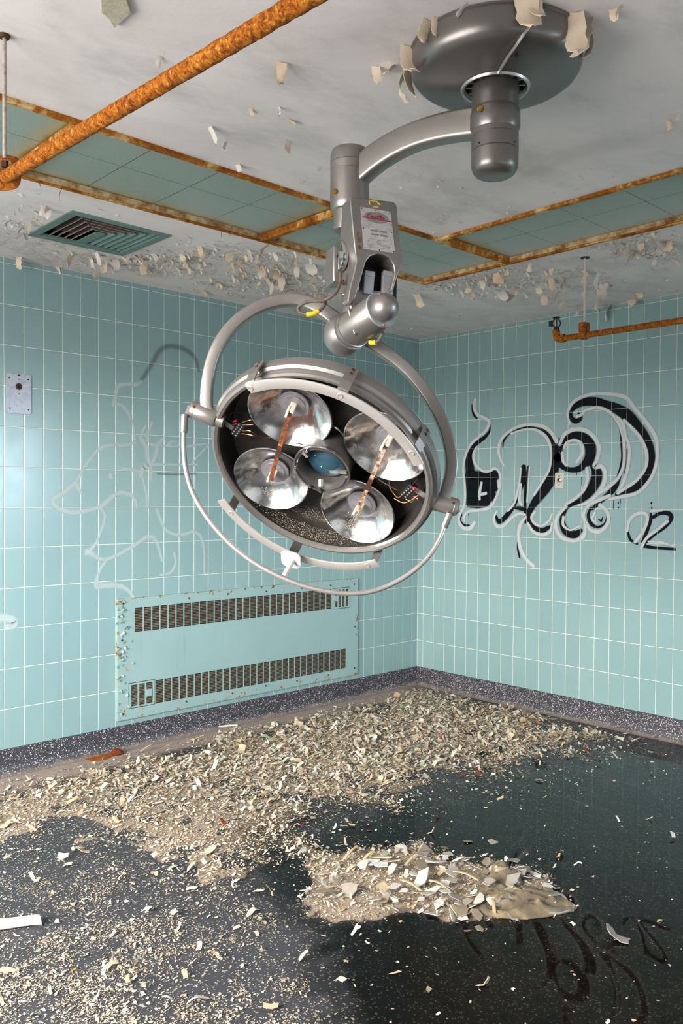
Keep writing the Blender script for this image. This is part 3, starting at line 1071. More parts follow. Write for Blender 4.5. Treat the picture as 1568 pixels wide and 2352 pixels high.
ya, yb, za, zb = -1.325, -1.259, 1.560, 1.670
out = thing('outlet_plate', 'small steel outlet plate amid the black spray-painted lettering', 'outlet', (0, (ya + yb) / 2, za))
pts = [(0.0, px_ + (ya + yb) / 2, pz + (za + zb) / 2) for px_, pz in rrect(yb - ya, zb - za, 0.004)]
MB().prism(pts, (-0.0055, 0, 0)).build('plate', 'plate2', out, smooth=False, bevel=0.001)
MB().lathe([(0, 0), (0.014, 0), (0.016, 0.003), (0.012, 0.005), (0, 0.005)], (-0.005, (ya + yb) / 2, (za + zb) / 2 + 0.004), (-1, 0, 0), 20).build('socket', 'grey', out)
MB().lathe([(0, 0), (0.007, 0), (0, 0.001)], (-0.0101, (ya + yb) / 2, (za + zb) / 2 + 0.006), (-1, 0, 0), 14).build('socket_hole', 'black', out)
for v in (0.80, 0.24):
    screw(out, (-0.0055, (ya + yb) / 2, za + v * (zb - za)), (-1, 0, 0), 0.005, 'rust_screw')

# ================================================================== CONVECTOR COVER
x0, x1, z0, z1 = PANEL
con = thing('convector_cover', 'aqua enamelled convector cover with two slotted grilles and flaking rusty edges', 'heater cover', ((x0 + x1) / 2, 0, z0))
GU = (-2.530, -0.946, 0.686, 0.829)
GL = (-2.387, -0.800, 0.236, 0.378)
HU = (-0.934, -0.760, 0.678, 0.832)
HL = (-2.570, -2.392, 0.232, 0.386)
m = holed(MB(), (x0, z0), (x1, z1), [GU, GL, HU, HL], lambda m, a, b, c, d: None)
us = sorted({x0, x1, *np.linspace(x0, x1, 40), *[h[0] for h in (GU, GL, HU, HL)], *[h[1] for h in (GU, GL, HU, HL)]})
vs = sorted({z0, z1, *np.linspace(z0, z1, 16), *[h[2] for h in (GU, GL, HU, HL)], *[h[3] for h in (GU, GL, HU, HL)]})
vi, V, Fq = {}, [], []
def pv(u, v, y):
    k = (round(u, 5), round(v, 5), y)
    if k not in vi:
        vi[k] = len(V)
        V.append((u, y, v))
    return vi[k]
for a, b in zip(us, us[1:]):
    for c, d in zip(vs, vs[1:]):
        um, vm = (a + b) / 2, (c + d) / 2
        if any(h[0] < um < h[1] and h[2] < vm < h[3] for h in (GU, GL, HU, HL)):
            continue
        Fq.append((pv(a, c, -0.016), pv(b, c, -0.016), pv(b, d, -0.016), pv(a, d, -0.016)))
        for (p, q, r, s) in ((a, c, b, c), (b, c, b, d), (b, d, a, d), (a, d, a, c)):
            mu, mv = (p + r) / 2, (q + s) / 2
            e = 1e-3
            nu, nv = mu + (e if p == r == b else -e if p == r else 0), mv + (e if q == s == d else -e if q == s else 0)
            if not (x0 < nu < x1 and z0 < nv < z1) or any(h[0] < nu < h[1] and h[2] < nv < h[3] for h in (GU, GL, HU, HL)):
                Fq.append((pv(p, q, -0.016), pv(r, s, -0.016), pv(r, s, 0.0), pv(p, q, 0.0)))
edge = [max(0.0, 1 - min((v[0] - x0) / 0.16, (x1 - v[0]) / 0.07, (v[2] - z0) / 0.09, (z1 - v[2]) / 0.05)) for v in V]
MB().add(V, Fq).build('panel', 'enamel', con, smooth=False, attrs={'edge': edge})
MB().span((x0 + 0.02, -0.0095, z0 + 0.02), (x1 - 0.02, -0.0015, z1 - 0.02)).build('coil_back', 'grille_back', con, smooth=False)


def grille(parent, G, ncol, nrow, cw, rh):
    a, b, c, d = G
    s1 = MB().span((-cw / 2, -0.0155, c), (cw / 2, -0.0115, d))
    s2 = MB().span((a, -0.0150, -rh / 2), (b, -0.0110, rh / 2))
    bar = slat = None
    for k in range(1, ncol):
        u = a + (b - a) * k / ncol
        if bar is None:
            mm = MB().span((-cw / 2, -0.0162, 0), (cw / 2, -0.0145, d - c))
            bar = mm.build('grille_bar', 'enamel', parent, smooth=False, loc=None)
            me = bar.data
            for v in me.vertices:
                v.co = Vector(v.co) + Vector(ORG[parent])
            bar.location = Vector((u, 0, c)) - Vector(ORG[parent])
        else:
            inst(me, 'grille_bar', parent, (u, 0, c))
    me2 = None
    for k in range(1, nrow):
        w = c + (d - c) * k / nrow
        if me2 is None:
            mm = MB().span((0, -0.0159, -rh / 2), (b - a, -0.0135, rh / 2))
            o = mm.build('grille_slat', 'slat', parent, smooth=False)
            me2 = o.data
            for v in me2.vertices:
                v.co = Vector(v.co) + Vector(ORG[parent])
            o.location = Vector((a, 0, w)) - Vector(ORG[parent])
        else:
            inst(me2, 'grille_slat', parent, (a, 0, w))


grille(con, GU, 28, 15, 0.0075, 0.0030)
grille(con, GL, 29, 15, 0.0075, 0.0030)
for G, latch in ((HU, 0.14), (HL, 0.82)):
    a, b, c, d = G
    mm = MB()
    e = 0.004
    for q in ((a + e, b - e, c + e, c + 0.014), (a + e, b - e, d - 0.014, d - e), (a + e, a + 0.016, c + 0.014, d - 0.014), (b - 0.016, b - e, c + 0.014, d - 0.014)):
        mm.span((q[0], -0.018, q[2]), (q[1], -0.008, q[3]))
    hatch = mm.build('access_door', 'enamel', con, smooth=False, attrs={'edge': [0.75] * len(mm.v)})
    # door grille is a sub-part set
    aa, bb, cc, dd = a + 0.016, b - 0.016, c + 0.014, d - 0.014
    for k in range(1, 3 if latch > 0.5 else 4):
        u = aa + (bb - aa) * k / (3 if latch > 0.5 else 4)
        MB().span((u - 0.005, -0.0165, cc), (u + 0.005, -0.012, dd)).build('door_bar', 'enamel', hatch, smooth=False)
    for k in range(1, 14):
        w = cc + (dd - cc) * k / 14
        MB().span((aa, -0.016, w - 0.0018), (bb, -0.013, w + 0.0018)).build('door_slat', 'slat', hatch, smooth=False)
    u = aa + (bb - aa) * latch
    MB().span((u - 0.020, -0.0185, c + 0.055), (u + 0.020, -0.012, c + 0.100)).build('finger_latch', 'enamel', hatch, smooth=False, bevel=0.003)
for u, v in ((0.02, 0.96), (0.25, 0.955), (0.40, 0.96), (0.56, 0.95), (0.72, 0.95), (0.86, 0.95), (0.98, 0.94), (0.02, 0.05), (0.24, 0.055), (0.42, 0.05), (0.56, 0.06), (0.70, 0.05), (0.85, 0.05), (0.985, 0.07), (0.985, 0.5), (0.015, 0.66)):
    screw(con, (x0 + u * (x1 - x0), -0.016, z0 + v * (z1 - z0)), (0, -1, 0), 0.0065)


# curled paint along the cover's rusty end
def curl_mesh(name, L, W, ang, n=5, m=3, tip=0.4, seed=0, thick=0.0009, wob=0.15):
    """a sheet fixed along y = 0 that curls away from its base: x across, y along, z out"""
    rs = random.Random(seed)
    V = []
    skew = rs.uniform(-0.35, 0.35)
    prof = [1.0] + [rs.uniform(0.75, 1.12) for _ in range(n - 1)] + [tip]
    sg, ang = (1 if ang >= 0 else -1), max(abs(ang), 0.05)
    R = L / ang
    for i in range(n + 1):
        s = i / n
        a = ang * s
        yy, zz = R * math.sin(a), sg * R * (1 - math.cos(a))
        for j in range(m + 1):
            q = (j / m - 0.5) * W * prof[i]
            V.append((q + skew * W * s, yy + rs.uniform(-wob, wob) * L / n, zz + 0.10 * W * (1 - (2 * j / m - 1) ** 2) * s))
    k = len(V)
    V2 = []
    for i in range(n + 1):
        a = ang * i / n
        for j in range(m + 1):
            v = V[i * (m + 1) + j]
            V2.append((v[0], v[1] - sg * thick * math.sin(a), v[2] + thick * math.cos(a)))
    Fq = []
    for i in range(n):
        for j in range(m):
            p = i * (m + 1) + j
            Fq.append((p, p + 1, p + m + 2, p + m + 1))
            Fq.append((p + k, p + m + 1 + k, p + m + 2 + k, p + 1 + k))
    ring = [j for j in range(m + 1)] + [i * (m + 1) + m for i in range(1, n + 1)] + [n * (m + 1) + j for j in range(m - 1, -1, -1)] + [i * (m + 1) for i in range(n - 1, 0, -1)]
    for a, b in zip(ring, ring[1:] + ring[:1]):
        Fq.append((a, a + k, b + k, b))
    me = bpy.data.meshes.new(name)
    me.from_pydata(V + V2, [], Fq)
    bm = bmesh.new()
    bm.from_mesh(me)
    bmesh.ops.recalc_face_normals(bm, faces=bm.faces)
    bm.to_mesh(me)
    bm.free()
    me.polygons.foreach_set('use_smooth', [True] * len(me.polygons))
    me.set_sharp_from_angle(angle=math.radians(50))
    return me


EC = [curl_mesh('enamel_curl', random.uniform(.012, .026), random.uniform(.010, .022), random.uniform(0.6, 1.8), 3, 2, 0.5, 900 + k) for k in range(6)]
for me in EC:
    me.materials.append(MAT['enamel'])
for k in range(46):
    u = x0 + abs(random.gauss(0.02, 0.03)) + 0.004
    w = z0 + random.uniform(0.01, 0.99) * (z1 - z0)
    R = Matrix.Rotation(random.uniform(0, 6.28), 4, (0, 1, 0)) @ Matrix.Rotation(math.pi / 2, 4, 'X')
    inst(random.choice(EC), 'enamel_curl', con, (u, -0.0165, w), R.to_euler())
# ================================================================== GRAFFITI
GREY_R = spray('grey_spray_right', '#b6babb', 0.92, 0.5, 1, CR, COLW, 0.5)
BLACK_R = spray('black_spray_right', '#101216', 0.99, 0.32, 1, CR, COLW, 0.55)
WHITE_L = spray('white_spray_left', '#c0cbcb', 0.5, 0.7, 0, CL, COLW, 0.5)
DARK_L = spray('dark_spray_left', '#6a6f70', 0.45, 0.85, 0, CL, COLW, 0.3)  # faint dark grey spray paint of the arch


def stroke(mb, at, pts, lift, unproj, amount=1.0, n=7):
    """pts: (px, py, width_px) in the photograph; laid on the wall surface"""
    P = spline([np.array(p, float) for p in pts], n)
    A, B, Wd = [], [], []
    ctr = [(unproj(p[0], p[1]), unproj(p[0] + 1, p[1])) for p in P]
    C = [c[0] for c in ctr]
    hw = [1.12 * max(0.002, np.linalg.norm(unproj(p[0], p[1] + max(p[2], 1.5) / 2) - c)) for p, c in zip(P, C)]
    wn = nrm(lift)
    d0, d1 = nrm(C[0] - C[1]), nrm(C[-1] - C[-2])
    C = [C[0] + d0 * hw[0]] + C + [C[-1] + d1 * hw[-1]]
    hw = [hw[0]] + hw + [hw[-1]]
    al = [1.0] + [0.0] * (len(C) - 2) + [1.0]
    base = len(mb.v)
    prev = None
    for i, c in enumerate(C):
        d = C[min(i + 1, len(C) - 1)] - C[max(i - 1, 0)]
        s = nrm(np.cross(wn, d))
        if prev is not None and np.dot(s, prev) < -0.2:
            s = -s
        prev = s
        for k in (-1, 1):
            mb.v.append(tuple(c + k * hw[i] * s + np.asarray(lift)))
            at['across'].append(k)
            at['along'].append(al[i])
            at['amount'].append(amount)
    for i in range(len(C) - 1):
        q = base + 2 * i
        mb.f.append((q, q + 1, q + 3, q + 2))


def crop(pts, s, bx, by):
    out = []
    w = 12
    for p in pts:
        if len(p) > 2:
            w = p[2]
        out.append((bx + p[0] / s, by + p[1] / s, w / s))
    return out


RB = [  # black strokes, in 2.497x crop pixels from (940, 840)
    [(360, 225, 10), (362, 255, 14), (372, 285, 14), (388, 303, 8)],
    [(462, 340, 10), (460, 372, 14), (437, 405, 20), (405, 430, 24), (375, 455, 26), (350, 495, 46), (342, 545, 52), (348, 605, 60), (346, 660, 62), (346, 720, 56), (346, 775, 52)],
    [(345, 640, 70), (400, 645, 78), (450, 640, 70), (488, 632, 62)],
    [(345, 690, 70), (400, 695, 84), (450, 695, 84), (488, 690, 62)],
    [(345, 745, 70), (400, 750, 84), (440, 748, 84), (470, 745, 62)],
    [(345, 785, 52), (400, 788, 56), (440, 780, 52)],
    [(300, 855, 10), (292, 885, 12), (310, 912, 12), (345, 915, 6)],
    [(338, 838, 4), (340, 862, 3)],
    [(535, 470, 8), (540, 430, 14), (575, 385, 16), (640, 355, 14), (700, 350, 14), (748, 362, 18), (790, 395, 34), (820, 450, 50), (830, 520, 54), (832, 580, 56), (815, 640, 66), (785, 695, 62),
     (740, 755, 54), (705, 805, 40), (685, 850, 32), (692, 900, 28), (722, 935, 30), (762, 945, 30), (802, 925, 18)],
    [(655, 582, 30), (652, 650, 36), (635, 710, 26), (610, 775, 28), (578, 832, 28), (540, 878, 28), (512, 893, 24), (496, 862, 14)],
    [(682, 580, 14), (672, 650, 22), (665, 740, 18), (663, 820, 18), (665, 900, 12)],
    [(600, 815, 14), (640, 818, 24), (672, 828, 14)],
    [(622, 990, 8), (622, 1050, 12), (632, 1100, 10)],
    [(850, 520, 60), (852, 470, 60), (885, 425, 46), (935, 398, 50), (985, 400, 56), (1028, 440, 66), (1040, 500, 68), (1015, 555, 50), (970, 592, 34), (915, 596, 28), (870, 570, 34), (850, 530, 50)],
    [(1050, 560, 40), (1072, 605, 60), (1070, 655, 66), (1035, 720, 52), (985, 770, 32), (920, 802, 20), (888, 840, 24), (876, 890, 34), (895, 945, 46), (945, 968, 44), (985, 945, 20)],
    [(1040, 815, 14), (1025, 860, 18), (1042, 905, 20), (1080, 925, 14), (1120, 905, 12), (1135, 860, 10)],
    [(1085, 880, 6), (1100, 890, 10), (1108, 870, 6)],
    [(972, 275, 16), (985, 300, 20), (955, 318, 28), (928, 300, 26), (925, 262, 30), (955, 228, 36), (1005, 208, 44), (1065, 206, 48), (1125, 222, 44), (1185, 245, 54), (1245, 282, 64), (1302, 345, 60), (1350, 412, 54),
     (1380, 482, 48), (1386, 550, 46), (1370, 620, 46), (1322, 678, 44), (1262, 716, 32), (1190, 738, 24)],
    [(1130, 255, 8), (1180, 310, 12), (1210, 370, 14), (1218, 450, 16), (1220, 540, 16), (1200, 640, 28), (1168, 710, 34), (1110, 765, 26), (1050, 820, 18)],
    [(1250, 480, 10), (1246, 560, 12), (1232, 630, 8)],
    [(1252, 950, 12), (1268, 998, 16), (1305, 1020, 14)],
    [(1385, 842, 12), (1382, 890, 18), (1362, 950, 18), (1335, 1010, 16)],
    [(1400, 868, 20), (1440, 846, 20), (1488, 848, 26), (1500, 878, 24), (1462, 925, 22), (1398, 972, 18), (1345, 1025, 16)],
    [(1345, 1035, 18), (1420, 1045, 16), (1522, 1052, 14)],
    [(988, 640, 4), (986, 685, 3)], [(1172, 770, 4), (1170, 820, 3)], [(1210, 760, 4), (1208, 805, 3)], [(1198, 785, 8), (1198, 788, 8)], [(1198, 812, 8), (1198, 815, 8)],
    [(1388, 786, 10), (1388, 789, 10)], [(1390, 812, 8), (1390, 815, 8)], [(952, 350, 4), (952, 385, 3)], [(960, 600, 4), (958, 630, 3)],
]
RG = [
    [(378, 195, 24), (372, 235, 24), (388, 278, 22), (425, 297, 22), (456, 318, 22), (450, 352, 22), (428, 385, 20), (398, 402, 16)],
    [(400, 408, 18), (358, 445, 20), (325, 505, 20), (310, 580, 18), (316, 660, 18), (320, 740, 18), (314, 805, 18), (290, 850, 20), (284, 892, 22), (310, 930, 24), (348, 933, 26), (374, 900, 24)],
    [(384, 470, 18), (368, 515, 20), (380, 565, 20), (420, 602, 18), (462, 604, 16), (490, 588, 18), (516, 612, 18), (522, 680, 18), (500, 752, 18), (462, 812, 20), (400, 828, 20), (345, 834, 20), (318, 858, 18), (316, 890, 14)],
    [(414, 672, 18), (402, 735, 20), (404, 765, 16)], [(404, 740, 18), (440, 732, 18)], [(508, 660, 14), (512, 700, 12)],
    [(544, 575, 10), (525, 540, 18), (512, 480, 24), (530, 420, 22), (580, 372, 20), (640, 345, 20), (700, 338, 20), (770, 350, 26), (815, 385, 24), (845, 435, 26)],
    [(585, 390, 16), (640, 372, 12), (710, 365, 16), (770, 395, 22), (805, 450, 22), (812, 530, 18), (800, 600, 16), (760, 670, 18), (715, 740, 18)],
    [(640, 590, 12), (628, 690, 16), (602, 785, 18), (566, 832, 14)], [(690, 580, 12), (682, 690, 12), (676, 780, 14)], [(640, 680, 14), (632, 770, 22), (645, 800, 16)],
    [(500, 835, 14), (484, 878, 18), (500, 918, 22), (540, 918, 20), (590, 870, 20), (632, 848, 20), (665, 855, 14)],
    [(720, 840, 18), (700, 870, 16), (720, 905, 18), (760, 918, 14), (800, 890, 16), (820, 850, 14)],
    [(820, 900, 12), (808, 950, 20), (762, 970, 22), (712, 952, 20), (680, 905, 18)],
    [(668, 868, 16), (636, 915, 26), (628, 985, 26), (642, 1060, 26), (676, 1115, 26), (712, 1148, 24)],
    [(862, 452, 20), (892, 392, 26), (950, 365, 26), (1012, 372, 28), (1062, 412, 28), (1088, 470, 28), (1078, 535, 26), (1062, 578, 26), (1105, 580, 28), (1125, 630, 28), (1106, 695, 26), (1062, 755, 24), (1012, 790, 18), (970, 800, 14)],
    [(888, 470, 18), (905, 440, 18), (948, 426, 14), (985, 450, 26), (992, 505, 26), (960, 552, 20)], [(878, 500, 18), (882, 545, 20), (900, 572, 14)],
    [(1018, 590, 22), (1022, 650, 22), (1000, 712, 22), (950, 762, 20), (898, 795, 18)],
    [(900, 806, 20), (852, 862, 24), (840, 925, 24), (875, 985, 26), (945, 1003, 24), (1000, 978, 26), (1008, 905, 24), (1000, 850, 22), (1030, 800, 22), (1100, 765, 24), (1150, 745, 20)],
    [(884, 868, 18), (884, 915, 18), (925, 942, 12), (975, 920, 14)],
    [(1095, 800, 26), (1135, 838, 26), (1140, 900, 26), (1095, 950, 26), (1040, 942, 24), (1016, 900, 18)], [(1065, 842, 16), (1050, 880, 16), (1075, 905, 10)],
    [(920, 335, 16), (908, 275, 20), (935, 215, 22), (1000, 175, 22), (1080, 160, 22), (1160, 164, 24), (1242, 182, 26), (1290, 242, 26), (1350, 312, 26), (1408, 400, 26), (1424, 480, 24), (1415, 570, 22), (1380, 655, 22), (1310, 728, 22), (1225, 750, 22), (1150, 765, 18)],
    [(960, 292, 18), (990, 280, 18), (1012, 256, 18), (1080, 242, 22), (1142, 262, 20), (1190, 312, 24), (1222, 380, 26), (1232, 450, 22), (1230, 560, 18), (1200, 640, 20), (1150, 690, 22), (1085, 735, 20)],
    [(1190, 295, 18), (1225, 335, 26), (1240, 400, 20), (1262, 470, 22), (1256, 570, 22), (1232, 660, 22), (1198, 730, 20)],
    [(1232, 312, 16), (1290, 372, 22), (1336, 432, 22), (1362, 512, 22), (1352, 590, 20), (1300, 660, 20), (1235, 705, 20), (1195, 732, 16)],
    [(1250, 948, 16), (1262, 890, 22), (1300, 852, 22), (1350, 848, 24), (1366, 880, 20), (1340, 952, 20), (1296, 1010, 20)],
    [(1385, 835, 16), (1450, 828, 16)], [(1480, 892, 20), (1422, 940, 20), (1362, 988, 18), (1330, 1045, 16)], [(1372, 1008, 12), (1440, 1012, 14), (1520, 1036, 12)],
]
LW = [  # white strokes, in 3.094x crop pixels from (0, 700)
    [(1004, 545, 26), (965, 568, 30), (890, 564, 28), (836, 582, 34), (820, 640, 30), (806, 715, 34)],
    [(820, 700, 24), (870, 720, 22), (918, 785, 22), (944, 860, 22), (956, 955, 24)],
    [(956, 980, 24), (880, 1000, 24), (800, 998, 24), (725, 1012, 28), (660, 1070, 28), (600, 1150, 26), (558, 1225, 26), (530, 1268, 36), (440, 1345, 38), (382, 1378, 40), (384, 1420, 38), (450, 1464, 36), (540, 1474, 36), (640, 1456, 34), (720, 1430, 34), (790, 1368, 34), (852, 1338, 36), (922, 1350, 36), (956, 1388, 30), (972, 1438, 24)],
    [(530, 1268, 34), (552, 1298, 34), (574, 1335, 22)], [(785, 1215, 40), (785, 1222, 40)], [(868, 1164, 30), (930, 1170, 26), (1010, 1188, 22)],
    [(1000, 955, 26), (1008, 905, 22), (1034, 860, 18)], [(1048, 962, 26), (1052, 905, 22), (1080, 832, 24)],
    [(1010, 962, 34), (1036, 1010, 34), (1044, 1080, 34), (1058, 1150, 30), (1020, 1150, 44), (998, 1215, 40)], [(1070, 990, 24), (1108, 1012, 30), (1100, 1080, 32), (1068, 1150, 30), (1075, 1240, 24)],
    [(1112, 1002, 34), (1152, 958, 26)], [(1190, 1002, 26), (1212, 975, 22), (1252, 970, 16)],
    [(1130, 1000, 14), (1300, 1008, 16), (1472, 992, 18), (1410, 1070, 16), (1358, 1135, 18), (1395, 1136, 18)], [(1060, 1134, 20), (1230, 1136, 18), (1390, 1136, 16)],
    [(1008, 1230, 20), (1036, 1330, 18), (1048, 1440, 18)],
    [(1112, 1458, 26), (1140, 1528, 24), (1178, 1600, 24), (1250, 1634, 26), (1320, 1628, 22), (1382, 1612, 24), (1430, 1660, 22), (1450, 1760, 20), (1450, 1900, 18)],
    [(718, 1450, 20), (744, 1502, 24), (720, 1600, 22), (682, 1690, 22), (640, 1742, 34), (618, 1762, 44)],
    [(622, 1752, 40), (700, 1802, 30), (745, 1822, 30), (704, 1890, 24), (680, 1985, 30)], [(690, 2000, 44), (760, 1995, 40), (840, 1996, 36), (900, 2022, 30), (950, 2075, 20)],
    [(742, 1816, 26), (830, 1780, 26), (940, 1718, 24), (1048, 1650, 30), (1108, 1680, 30), (1150, 1815, 22)], [(1236, 1768, 20), (1246, 1840, 20), (1205, 1905, 20), (1140, 1920, 22)],
    [(-40, 2232, 60), (40, 2225, 62), (104, 2252, 50), (90, 2284, 40), (40, 2285, 36)],
]
LS = [[(1412, 470, 22), (1382, 372, 34), (1300, 312, 40), (1200, 295, 36), (1130, 330, 40), (1090, 400, 38), (1042, 480, 36), (1000, 545, 30)], [(1120, 1200, 18), (1260, 1206, 16), (1390, 1200, 14)]]


def graffiti(label, sets, unproj, dirv, loc, wide=1.0):
    root = thing('spray_graffiti', label, 'graffiti', loc)
    lift = 0.0009
    for nm, strokes, sc, bx, by, mat in sets:
        for st in strokes:
            mb = MB()
            at = {'across': [], 'along': [], 'amount': []}
            stroke(mb, at, [(p[0], p[1], p[2] * wide) for p in crop(st, sc, bx, by)], np.array(dirv) * lift, unproj)
            lift += 0.00006
            mb.build(nm, mat, root, smooth=False, attrs=at)
    return root


graffiti('black and grey spray-painted lettering with curling tails and the number 02', [('black_stroke', RB, 2.497, 940, 840, BLACK_R), ('grey_stroke', RG, 2.497, 940, 840, GREY_R)], ONX, (-1, 0, 0), (0, -1.2, 1.5), 1.12)
graffiti('faint white spray-painted outline of a snouted figure beside the convector', [('faint_dark_stroke', LS, 3.094, 0, 700, DARK_L), ('white_stroke', LW, 3.094, 0, 700, WHITE_L)], ONY, (0, -1, 0), (-2.6, 0, 1.4), 1.35)

# ================================================================== PEELING PAINT ON THE CEILING (parts of the ceiling)
FM = []
for k in range(18):
    me = curl_mesh('paint_flake', random.uniform(.8, 1.4), random.uniform(.35, 1.0), random.uniform(0.3, 2.0), 4, 3, random.choice((.04, .1, .3, .8)), k, thick=0.02, wob=0.42)
    me.materials.append(MAT['flake'])
    FM.append(me)
FT = []
for k in range(8):
    me = curl_mesh('paint_flake', random.uniform(.9, 1.3), random.uniform(.5, .9), random.uniform(0.7, 2.0), 6, 3, random.uniform(.1, .5), 60 + k, thick=0.015)
    me.materials.append(MAT['flake_tan'])
    FT.append(me)


def flake_rot(yaw, pitch):
    # the sheet's base lies on the ceiling, then it curls downwards
    return (Matrix.Rotation(yaw, 4, 'Z') @ Matrix.Rotation(math.pi + pitch, 4, 'X')).to_euler()


def in_open(x, y):
    return any(h[0] - 0.02 < x < h[1] + 0.02 and h[2] - 0.02 < y < h[3] + 0.02 for h in holes)


def put_flake(px, py, size, tan=False, pitch=None):
    p = ONZ(px, py, ZC)
    if in_open(p[0], p[1]) or p[0] > -0.01 or p[1] > -0.01:
        return False
    yaw = math.atan2(-NC[0], NC[1]) + random.uniform(-1.3, 1.3) if random.random() < 0.7 else random.uniform(0, 6.28)
    d = PROJ(p)[2]
    s = size * d / F_PX
    inst(random.choice(FT if tan else FM), 'paint_flake', ceiling, (p[0], p[1], ZC - 0.0005), flake_rot(yaw, random.uniform(0.1, 0.95) if pitch is None else pitch), (s, s, s))
    return True


hand = [(482, 292, 34, 0), (520, 325, 22, 0), (664, 322, 26, 1), (648, 140, 44, 0), (640, 245, 22, 0), (660, 275, 20, 0), (368, 128, 24, 0), (545, 378, 18, 0), (575, 250, 12, 0),
        (862, 152, 34, 1), (905, 155, 40, 1), (800, 330, 18, 0), (840, 345, 24, 1), (912, 318, 14, 1), (955, 675, 28, 1), (1340, 620, 26, 0), (1350, 625, 30, 0), (1376, 625, 36, 0), (1250, 680, 22, 1), (1366, 745, 20, 0),
        (1388, 650, 34, 0), (1372, 690, 30, 0), (1400, 700, 30, 0), (1450, 685, 24, 0), (1465, 672, 18, 1), (1330, 700, 20, 0), (1300, 690, 22, 1), (1285, 680, 20, 1), (1300, 640, 30, 0), (1265, 640, 26, 0),
        (1430, 12, 26, 1), (1408, 20, 24, 1), (1530, 275, 22, 1), (1545, 300, 18, 1), (1560, 260, 18, 1), (1180, 6, 30, 1), (1075, 8, 26, 0), (1140, 512, 10, 0), (1020, 500, 16, 0),
        (45, 590, 26, 1), (130, 612, 20, 1), (110, 480, 26, 0), (100, 470, 20, 0), (78, 485, 24, 0), (25, 505, 18, 0), (222, 625, 18, 1), (385, 665, 14, 1), (500, 650, 14, 1), (640, 690, 24, 1), (40, 478, 14, 0)]
nfl = 0
for h in hand:
    nfl += put_flake(h[0], h[1], h[2], bool(h[3]))
clusters = [(520, 590, 110, 14, 40), (600, 625, 80, 14, 36), (400, 600, 90, 10, 26), (330, 595, 60, 10, 18), (650, 585, 60, 12, 20), (230, 585, 60, 10, 14), (690, 640, 50, 12, 18), (90, 520, 60, 12, 14),
            (1150, 640, 70, 14, 22), (1100, 655, 50, 10, 12), (1230, 640, 60, 16, 20), (1500, 560, 50, 14, 22), (1420, 555, 45, 12, 16), (1540, 590, 40, 10, 12), (1040, 655, 40, 8, 10), (560, 660, 40, 8, 8), (740, 670, 40, 6, 6)]
for cx, cy, sx, sy, n in clusters:
    for k in range(n):
        if nfl >= 298:
            break
        nfl += put_flake(random.gauss(cx, sx * 0.9), random.gauss(cy, sy * 1.35), random.choice((7, 9, 11, 13, 16, 20, 26)) * random.uniform(0.8, 1.1), random.random() < 0.22)

# the many small lifted scraps round them: one part, real geometry
sm = MB()
for k in range(2600):
    if k % 3:
        cx, cy, sx, sy, n = random.choice(clusters)
        q = (random.gauss(cx, sx * 1.3), random.gauss(cy, sy * 1.5))
    else:
        q = (random.uniform(0, 1568), random.uniform(380, 780))
        if random.random() < 0.5:
            continue
    p = ONZ(q[0], q[1], ZC)
    if in_open(p[0], p[1]) or p[0] > -0.01 or p[1] > -0.01 or q[1] < 0:
        continue
    d = PROJ(p)[2]
    s = random.uniform(2.0, 8.0) * d / F_PX
    a = random.uniform(0, 6.28)
    e1, e2 = np.array((math.cos(a), math.sin(a), 0)), np.array((-math.sin(a), math.cos(a), 0))
    dn = np.array((0, 0, -1.0))
    lift = random.uniform(0.2, 0.8)
    b0 = p + dn * 0.0005
    V = [b0 - e1 * s * random.uniform(.4, .9), b0 + e1 * s * random.uniform(.4, .9), b0 + e1 * s * 0.5 + e2 * s * 0.6 + dn * s * lift * .4, b0 - e1 * s * 0.4 + e2 * s * 0.7 + dn * s * lift * .5,
         b0 + e1 * s * random.uniform(-.2, .2) + e2 * s * 1.1 + dn * s * lift]
    sm.add(V, [(0, 1, 2, 3), (3, 2, 4)])
o = sm.build('paint_scraps', M_noise('small_paint_scraps', [(0.3, '#c8bfb8'), (0.6, '#d6cec8'), (0.75, '#c4ab90')], 60, 0.7), ceiling, smooth=False)
o['kind'] = 'stuff'

# the bare plaster patch low at the top of the frame, hanging free
pts = [ONZ(x, y, ZC - 0.012) for x, y in ((232, -20), (234, 30), (252, 45), (263, 64), (282, 46), (300, 30), (290, 2), (285, -20))]
MB().prism(pts, (0, 0, 0.011)).build('plaster_patch', M_noise('rough_tan_plaster', [(0.3, '#a09884'), (0.6, '#bdb49e'), (0.8, '#8d8570')], 60, 0.9, bump=0.8), ceiling, smooth=False)
# brown fibres hanging from the fixture frame
for a in ([(82, 405), (92, 425), (94, 436)], [(145, 428), (137, 445), (136, 462)], [(508, 528), (508, 545)], [(612, 553), (616, 562)]):
    b = ONZ(a[0][0], a[0][1], ZC - 0.003)
    dd = PROJ(b)[2]
    MB().tube(spline([PX(x, y, dd) for x, y in a], 4), 0.0012, 6).build('fibre', 'rust2', ceiling)
# ================================================================== SURGICAL LIGHT
CC = np.array((-3.10, -3.035, ZC))
lamp = thing('surgical_light', 'large grey surgical lamp with four mirrored reflectors hanging from a domed ceiling mount', 'surgical light', CC)
ZU = np.array((0, 0, 1.0))
